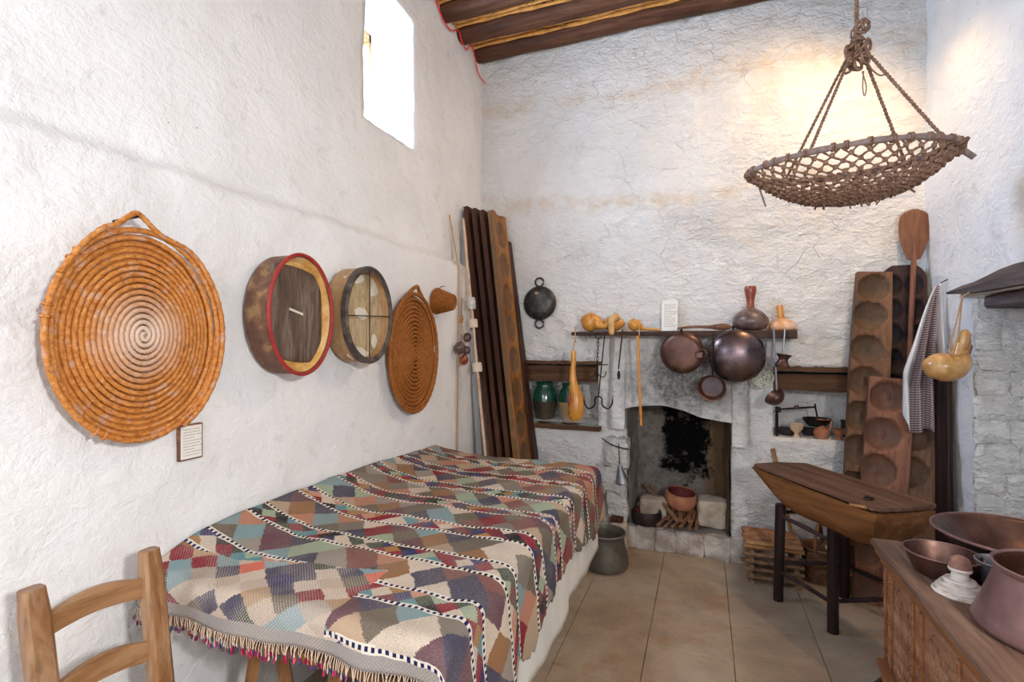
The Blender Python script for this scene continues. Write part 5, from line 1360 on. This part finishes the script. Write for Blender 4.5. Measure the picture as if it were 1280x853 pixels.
MB().tube([px(1204, 420, Y=hg.y+.01), px(1213, 434, Y=hg.y+.02), px(1210, 446, Y=hg.y)], [.009, .011, .007], 8).part('stem_tie', M['rope'], root)

# ================================================================ chest and its metalware
CX0, CX1, CY0, CY1, CT, CB = .560, 1.250, .78, 2.15, .80, .375
root = ch2 = thing('carved_chest', 'brown carved wooden chest in the right foreground, carrying copperware', 'chest', ((CX0+CX1)/2, (CY0+CY1)/2, 0))
MB().box(((CX0+CX1)/2, (CY0+CY1)/2, CT-.012), (CX1-CX0, CY1-CY0, .024), .005).part('lid', M['chest_top'], root)
MB().box((CX0+.020, (CY0+CY1)/2-.005, CT-.037), (.022, CY1-CY0-.02, .026), .007).part('moulding', M['chest_mould'], root)
MB().box((CX0+.030, (CY0+CY1)/2-.01, CT-.062), (.016, CY1-CY0-.04, .022), .005).part('moulding', M['chest_mould'], root)
FX = CX0 + .035
MB().box(((FX+CX1)/2, (CY0+CY1)/2-.012, (CT-.03+CB)/2), (CX1-FX-.01, CY1-CY0-.045, CT-.03-CB), .004).part('body', M['chest_body'], root)
ye = CY1 - .034
def relief(pts_yz, h_=.005, name='carving', m='chest_body', r_=.0035, closed=False):
    MB().tube([V((FX + .004 - .0*h_, y_, z_)) for y_, z_ in pts_yz], r_, 5, closed=closed, flat=1).part(name, M[m], root)
for yy in (ye-.008, ye-.075, ye-.255, ye-.32, ye-.55, ye-.80): 
    MB().box((FX+.002, yy, (CT-.08+CB)/2), (.012, .013, CT-.10-CB), .003).part('stile', M['chest_mould'], root)
    mb = MB()
    for i in range(34): mb.box((FX-.004, yy, CB+.03 + i*.0102), (.005, .006, .005), .001)
    o = mb.part('beading', M['chest_body'], root); o['kind'] = 'stuff'
def leaf(cy_, cz_, w_, h_, ang=0):
    q = []
    for i in range(17):
        a = i/16*2*PI; y_ = w_*math.sin(a)*abs(math.sin(a/2+.0001))**.5; z_ = h_*-math.cos(a); q.append((cy_ + y_*math.cos(ang) - z_*math.sin(ang), cz_ + y_*math.sin(ang) + z_*math.cos(ang)))
    relief(q[:-1], closed=True)
for yc in (ye-.165, ye-.435, ye-.675):
    relief([(yc - .075, CB+.02), (yc-.075, CT-.17)] + [(yc - .075*math.cos(a), CT-.17 + .075*math.sin(a)) for a in [PI*i/10 for i in range(1, 10)]] + [(yc+.075, CT-.17), (yc+.075, CB+.02)], r_=.005)
    leaf(yc, CB+.17, .04, .13); leaf(yc, CB+.16, .02, .09); relief([(yc, CB+.03), (yc, CT-.13)], r_=.003)
    for s in (-1, 1):
        for k in range(4): leaf(yc + s*.045, CB+.06+.065*k, .014, .035, -s*.5)
for k in range(6):
    zc_ = CB + .045 + k*.056; yc = ye-.042
    leaf(yc, zc_, .014, .026); leaf(ye-.288, zc_, .018, .026)
    relief([(yc + .012*math.cos(a), zc_ + .012*math.sin(a)) for a in [2*PI*i/10 for i in range(10)]], closed=True)
yc, zc_ = ye-.435, CT-.19
for k in range(6): leaf(yc + .02*math.cos(k*PI/3), zc_ + .02*math.sin(k*PI/3), .009, .020, k*PI/3 - PI/2)
MB().box((FX+.004, (CY0+CY1)/2, CB-.008), (.05, CY1-CY0-.03, .03), .006).part('plinth', M['chest_mould'], root)
for yy in (CY1-.06, CY0+.12):
    for xx in (CX0+.05, CX1-.07):
        MB().box((xx, yy, CB-.04), (.05, .06, .05), .004).part('foot_block', M['chest_mould'], root)
        for s in (-1, 1):
            MB().tube([(xx, yy + s*.0, CB-.03), (xx - .035, yy + s*.09, CB-.14), (xx-.04, yy + s*.13, 0)], [.018, .016, .016], 4).part('foot', M['dark_rail'], root)
# copperware on the chest
c_ = V((.935, 2.06, CT)); root = thing('copper_basin', 'widest shallow dark copper basin at the back of the chest', 'basin', c_)
MB().lathe([(0, 0), (.115, 0), (.13, .006), (.180, .055), (.200, .080), (.214, .085), (.218, .090), (.210, .092), (.192, .084), (.165, .048), (.122, .012), (0, .008)], 64, Matrix.Translation(c_)).part('bowl', M['copper_dark'], root, ang=50)
MB().tube([c_ + V((.216*math.cos(a), .216*math.sin(a), .089)) for a in [2*PI*i/64 for i in range(64)]], .0045, 6, closed=True).part('rim', M['copper_pot'], root)
c_ = V((.675, 1.885, CT)); root = thing('copper_bowl', 'small shallow copper bowl left of the wide basin, on the chest', 'bowl', c_)
MB().lathe([(0, 0), (.062, 0), (.070, .006), (.086, .045), (.094, .064), (.097, .068), (.092, .068), (.083, .046), (.066, .008), (0, .006)], 52, Matrix.Translation(c_)).part('bowl', M['copper_dark'], root, ang=50)
MB().tube([c_ + V((.095*math.cos(a), .095*math.sin(a), .067)) for a in [2*PI*i/48 for i in range(48)]], .0025, 6, closed=True).part('rim', M['copper_pot'], root)
c_ = V((.668, 1.752, CT)); root = thing('turned_stand', 'whitened turned wooden stand with a brown knob, on the chest', 'stand', c_)
MB().lathe([(0, 0), (.060, 0), (.063, .004), (.060, .009), (.053, .009), (.052, .012), (.055, .015), (.053, .020), (.045, .020), (.044, .023), (.047, .026), (.044, .031), (.036, .031), (.035, .034), (.038, .037), (.034, .042), (.024, .043), (.020, .048), (.019, .062), (.025, .065), (.027, .070), (.025, .074), (.0, .075)], 40, Matrix.Translation(c_)).part('base', M['turned'], root, ang=35)
MB().lathe([(.025, .073), (.0255, .083), (.023, .087), (.0235, .091), (.020, .100), (.010, .106), (0, .106)], 32, Matrix.Translation(c_)).part('knob', M['turned_top'], root, ang=50)
c_ = V((.795, 1.835, CT)); root = thing('tin_bowl', 'small pale metal bowl squeezed behind the big copper pot', 'bowl', c_)
MB().lathe([(0, 0), (.044, 0), (.048, .006), (.055, .060), (.061, .075), (.057, .076), (.050, .06), (.042, .010), (0, .008)], 44, Matrix.Translation(c_)).part('bowl', M['steel'], root, ang=50)
c_ = V((.805, 1.565, CT)); root = thing('copper_pot', 'big pinkish copper pot with a flaring base, nearest on the chest', 'pot', c_)
MB().lathe([(0, .004), (.155, 0), (.172, .006), (.176, .016), (.168, .035), (.148, .09), (.134, .135), (.131, .146), (.138, .155), (.140, .162), (.134, .163), (.127, .146), (.142, .09), (.165, .02), (0, .012)], 72, Matrix.Translation(c_)).part('body', M['copper_pot'], root, ang=50)
MB().lathe([(.130, .158), (.1265, .146), (.1415, .09), (.160, .022), (0, .014)], 64, Matrix.Translation(c_ + V((0, 0, .001)))).part('inside', M['copper_in'], root)

# ================================================================ hanging net basket
Lp, Rp = px(937, 217, T=2.22), px(1198, 184, T=2.14)
HC = (Lp+Rp)/2; eu = (Rp-Lp); SA = eu.length/2; eu.normalize(); ev = V((0, 1, 0)) - eu*eu.y; ev.z = -.05; ev -= eu*ev.dot(eu); ev.normalize(); ew = eu.cross(ev)
SB = .20
def hoop(a): 
    w_ = math.cos(a); s = math.sin(a); sh_ = 1 - .25*max(0, w_)**2
    return HC + eu*SA*w_ + ev*SB*s*sh_
apex = px(1071, 62, T=2.2)
root = thing('net_basket', 'hanging rope net basket on a bent stick hoop, below the ceiling', 'basket', HC - V((0, 0, .2)))
hp = [hoop(2*PI*i/60) for i in range(60)]
MB().tube(hp, [.0125 + .002*math.sin(i*1.3) for i in range(60)], 8, closed=True).part('hoop', M['grey_stick'], root)
tip = px(1218, 197, T=2.12); MB().tube([HC + eu*SA*.70 - ev*.10 + V((0, 0, .0)), Rp, tip], [.012, .013, .012], 8).part('crossed_end', M['grey_stick'], root)
MB().tube([HC + eu*SA*.72 + ev*.10, Rp + V((0, 0, .012)), Rp + eu*.0 + V((-.03, -.03, .035))], [.012, .012, .011], 8).part('crossed_end', M['grey_stick'], root)
SAG = .185
def netp(a, rho):
    q = hoop(a); c_ = HC + (q-HC)*rho; c_.z -= SAG*(1 - rho**2.2)**.9 * (1-.0*rho); c_ += eu*.03*(1-rho)
    return c_
random.seed(6); mb = MB(); kn = MB(); NS = 36
for d_ in (-1, 1):
    for k in range(NS):
        a0 = 2*PI*k/NS; pts = []
        for i in range(22):
            rho = 1 - i/21*.93; a = a0 + d_*(1-rho)*1.5
            q = netp(a, rho) + noise.noise_vector(V((k*3.1, i*.7, d_)))*.009; pts.append(q)
        mb.tube(smooth_path(pts, 2), [.0044 + .0011*math.sin(j*1.9) for j in range(43)], 5)
for k in range(NS):
    for i in range(1, 11):
        rho = 1 - (i*PI/NS)/1.5; a = 2*PI*k/NS + (PI/NS if i % 2 else 0)
        if rho < .12: continue
        kn.stone(netp(a, rho) + noise.noise_vector(V((k*3.1, i, 0)))*.004, (.009, .009, .010), k+i, 1, .2)
for k in range(90):
    a = random.uniform(0, 2*PI); rho = random.uniform(.0, .75); q = netp(a, rho) + V((0, 0, -.004))
    e = q + V((random.uniform(-.03, .03), random.uniform(-.03, .03), random.uniform(-.02, .008))); mb.tube([q, (q+e)/2 + V((0, 0, .008)), e], .0042, 4)
o = mb.part('net', M['rope'], root, ang=80); o['kind'] = 'stuff'
o = kn.part('net_knots', M['rope'], root, ang=80); o['kind'] = 'stuff'
mb = MB()
for k in range(34):
    a = 2*PI*k/34 + random.uniform(-.05, .05); q = hoop(a); rr = V((hoop(a+.05)-q)).normalized(); x_ = rr.orthogonal().normalized(); y_ = rr.cross(x_)
    for t_ in range(2): mb.tube([q + rr*.008*t_ + x_*.016*math.cos(b) + y_*.016*math.sin(b) for b in [2*PI*i/8 for i in range(8)]], .004, 5, closed=True)
for k in range(16):
    q = Rp + V((random.uniform(-.06, .01), random.uniform(-.03, .03), random.uniform(-.03, .02))); x_ = V((random.random()-.5, random.random()-.5, random.random()-.5)).normalized(); y_ = x_.orthogonal().normalized()
    mb.tube([q + x_*.026*math.cos(b) + y_*.026*math.sin(b) for b in [2*PI*i/9 for i in range(9)]], .0055, 5, closed=True)
mb.part('lashing', M['rope'], root)['kind'] = 'stuff'
def rope(a, b, r_=.0062, n=None, name='rope', strands=2):
    a, b = V(a), V(b); L_ = (b-a).length; n = int(L_/.006); d_ = (b-a).normalized(); x_ = d_.orthogonal().normalized(); y_ = d_.cross(x_); mb = MB()
    for s in range(strands):
        mb.tube([a.lerp(b, i/n) + (x_*math.cos(i*.006*2*PI/.036 + s*2*PI/strands) + y_*math.sin(i*.006*2*PI/.036 + s*2*PI/strands))*r_*.55 for i in range(n+1)], r_*.72, 5)
    mb.part(name, M['rope'], root, ang=80)
att = [hoop(PI - .62), None, None, None]
def near_att(u, side):
    best = min(((abs(640 + FPX*(CS*q.x+SN*q.y)/(-SN*q.x+CS*q.y) - u), i) for i, q in enumerate([hoop(side*PI*k/200) for k in range(201)])))[1]; return hoop(side*PI*best/200)
for u, s in ((980, 1), (1011, -1), (1132, 1), (1178, -1)):
    sgn = -1 if s < 0 else 1
    rope(apex + V(((u-1070)*.0003, 0, -.01)), near_att(u, sgn))
rope(V((apex.x+.0, apex.y, 3.82)), apex + V((0, 0, .04)), .008, name='hanging_rope')
kn = MB()
for k in range(26):
    q = apex + V((random.uniform(-.03, .035), random.uniform(-.03, .03), random.uniform(-.07, .12))); x_ = V((random.random()-.5, random.random()-.5, random.random()-.5)).normalized(); y_ = x_.orthogonal().normalized(); R_ = random.uniform(.014, .026)
    kn.tube([q + x_*R_*math.cos(b) + y_*R_*math.sin(b) for b in [2*PI*i/9 for i in range(9)]], .0065, 5, closed=True)
for k in range(9):
    q = apex + V((random.uniform(-.03, .03), 0, random.uniform(-.05, .08))); kn.tube([q, q + V((random.uniform(-.06, .07), random.uniform(-.02, .02), random.uniform(-.06, .05)))], .0035, 4)
kn.tube(smooth_path([apex + V((.03, 0, -.03)), apex + V((.05, 0, -.09)), apex + V((.085, 0, -.13)), apex + V((.11, 0, -.125))], 4), .0035, 5)
kn.tube(smooth_path([apex + V((.02, 0, -.10)), apex + V((.035, 0, -.17)), apex + V((.028, 0, -.21)), apex + V((.022, 0, -.17)), apex + V((.025, 0, -.10))], 4), .0025, 5)
kn.part('knot', M['rope'], root, ang=80)['kind'] = 'stuff'
MB().stone(HC + V((.02, .02, -.14)), (.05, .04, .022), 5, 2, .15).solo('bread_crust', M['clay_pale'], 'pale tan lump lying inside the hanging net basket', 'lump')
a = netp(PI-.35, .92); MB().tube(smooth_path([a, a + V((.012, 0, -.04)), a + V((.03, 0, -.10))], 4), .004, 5).part('loose_end', M['rope'], root)
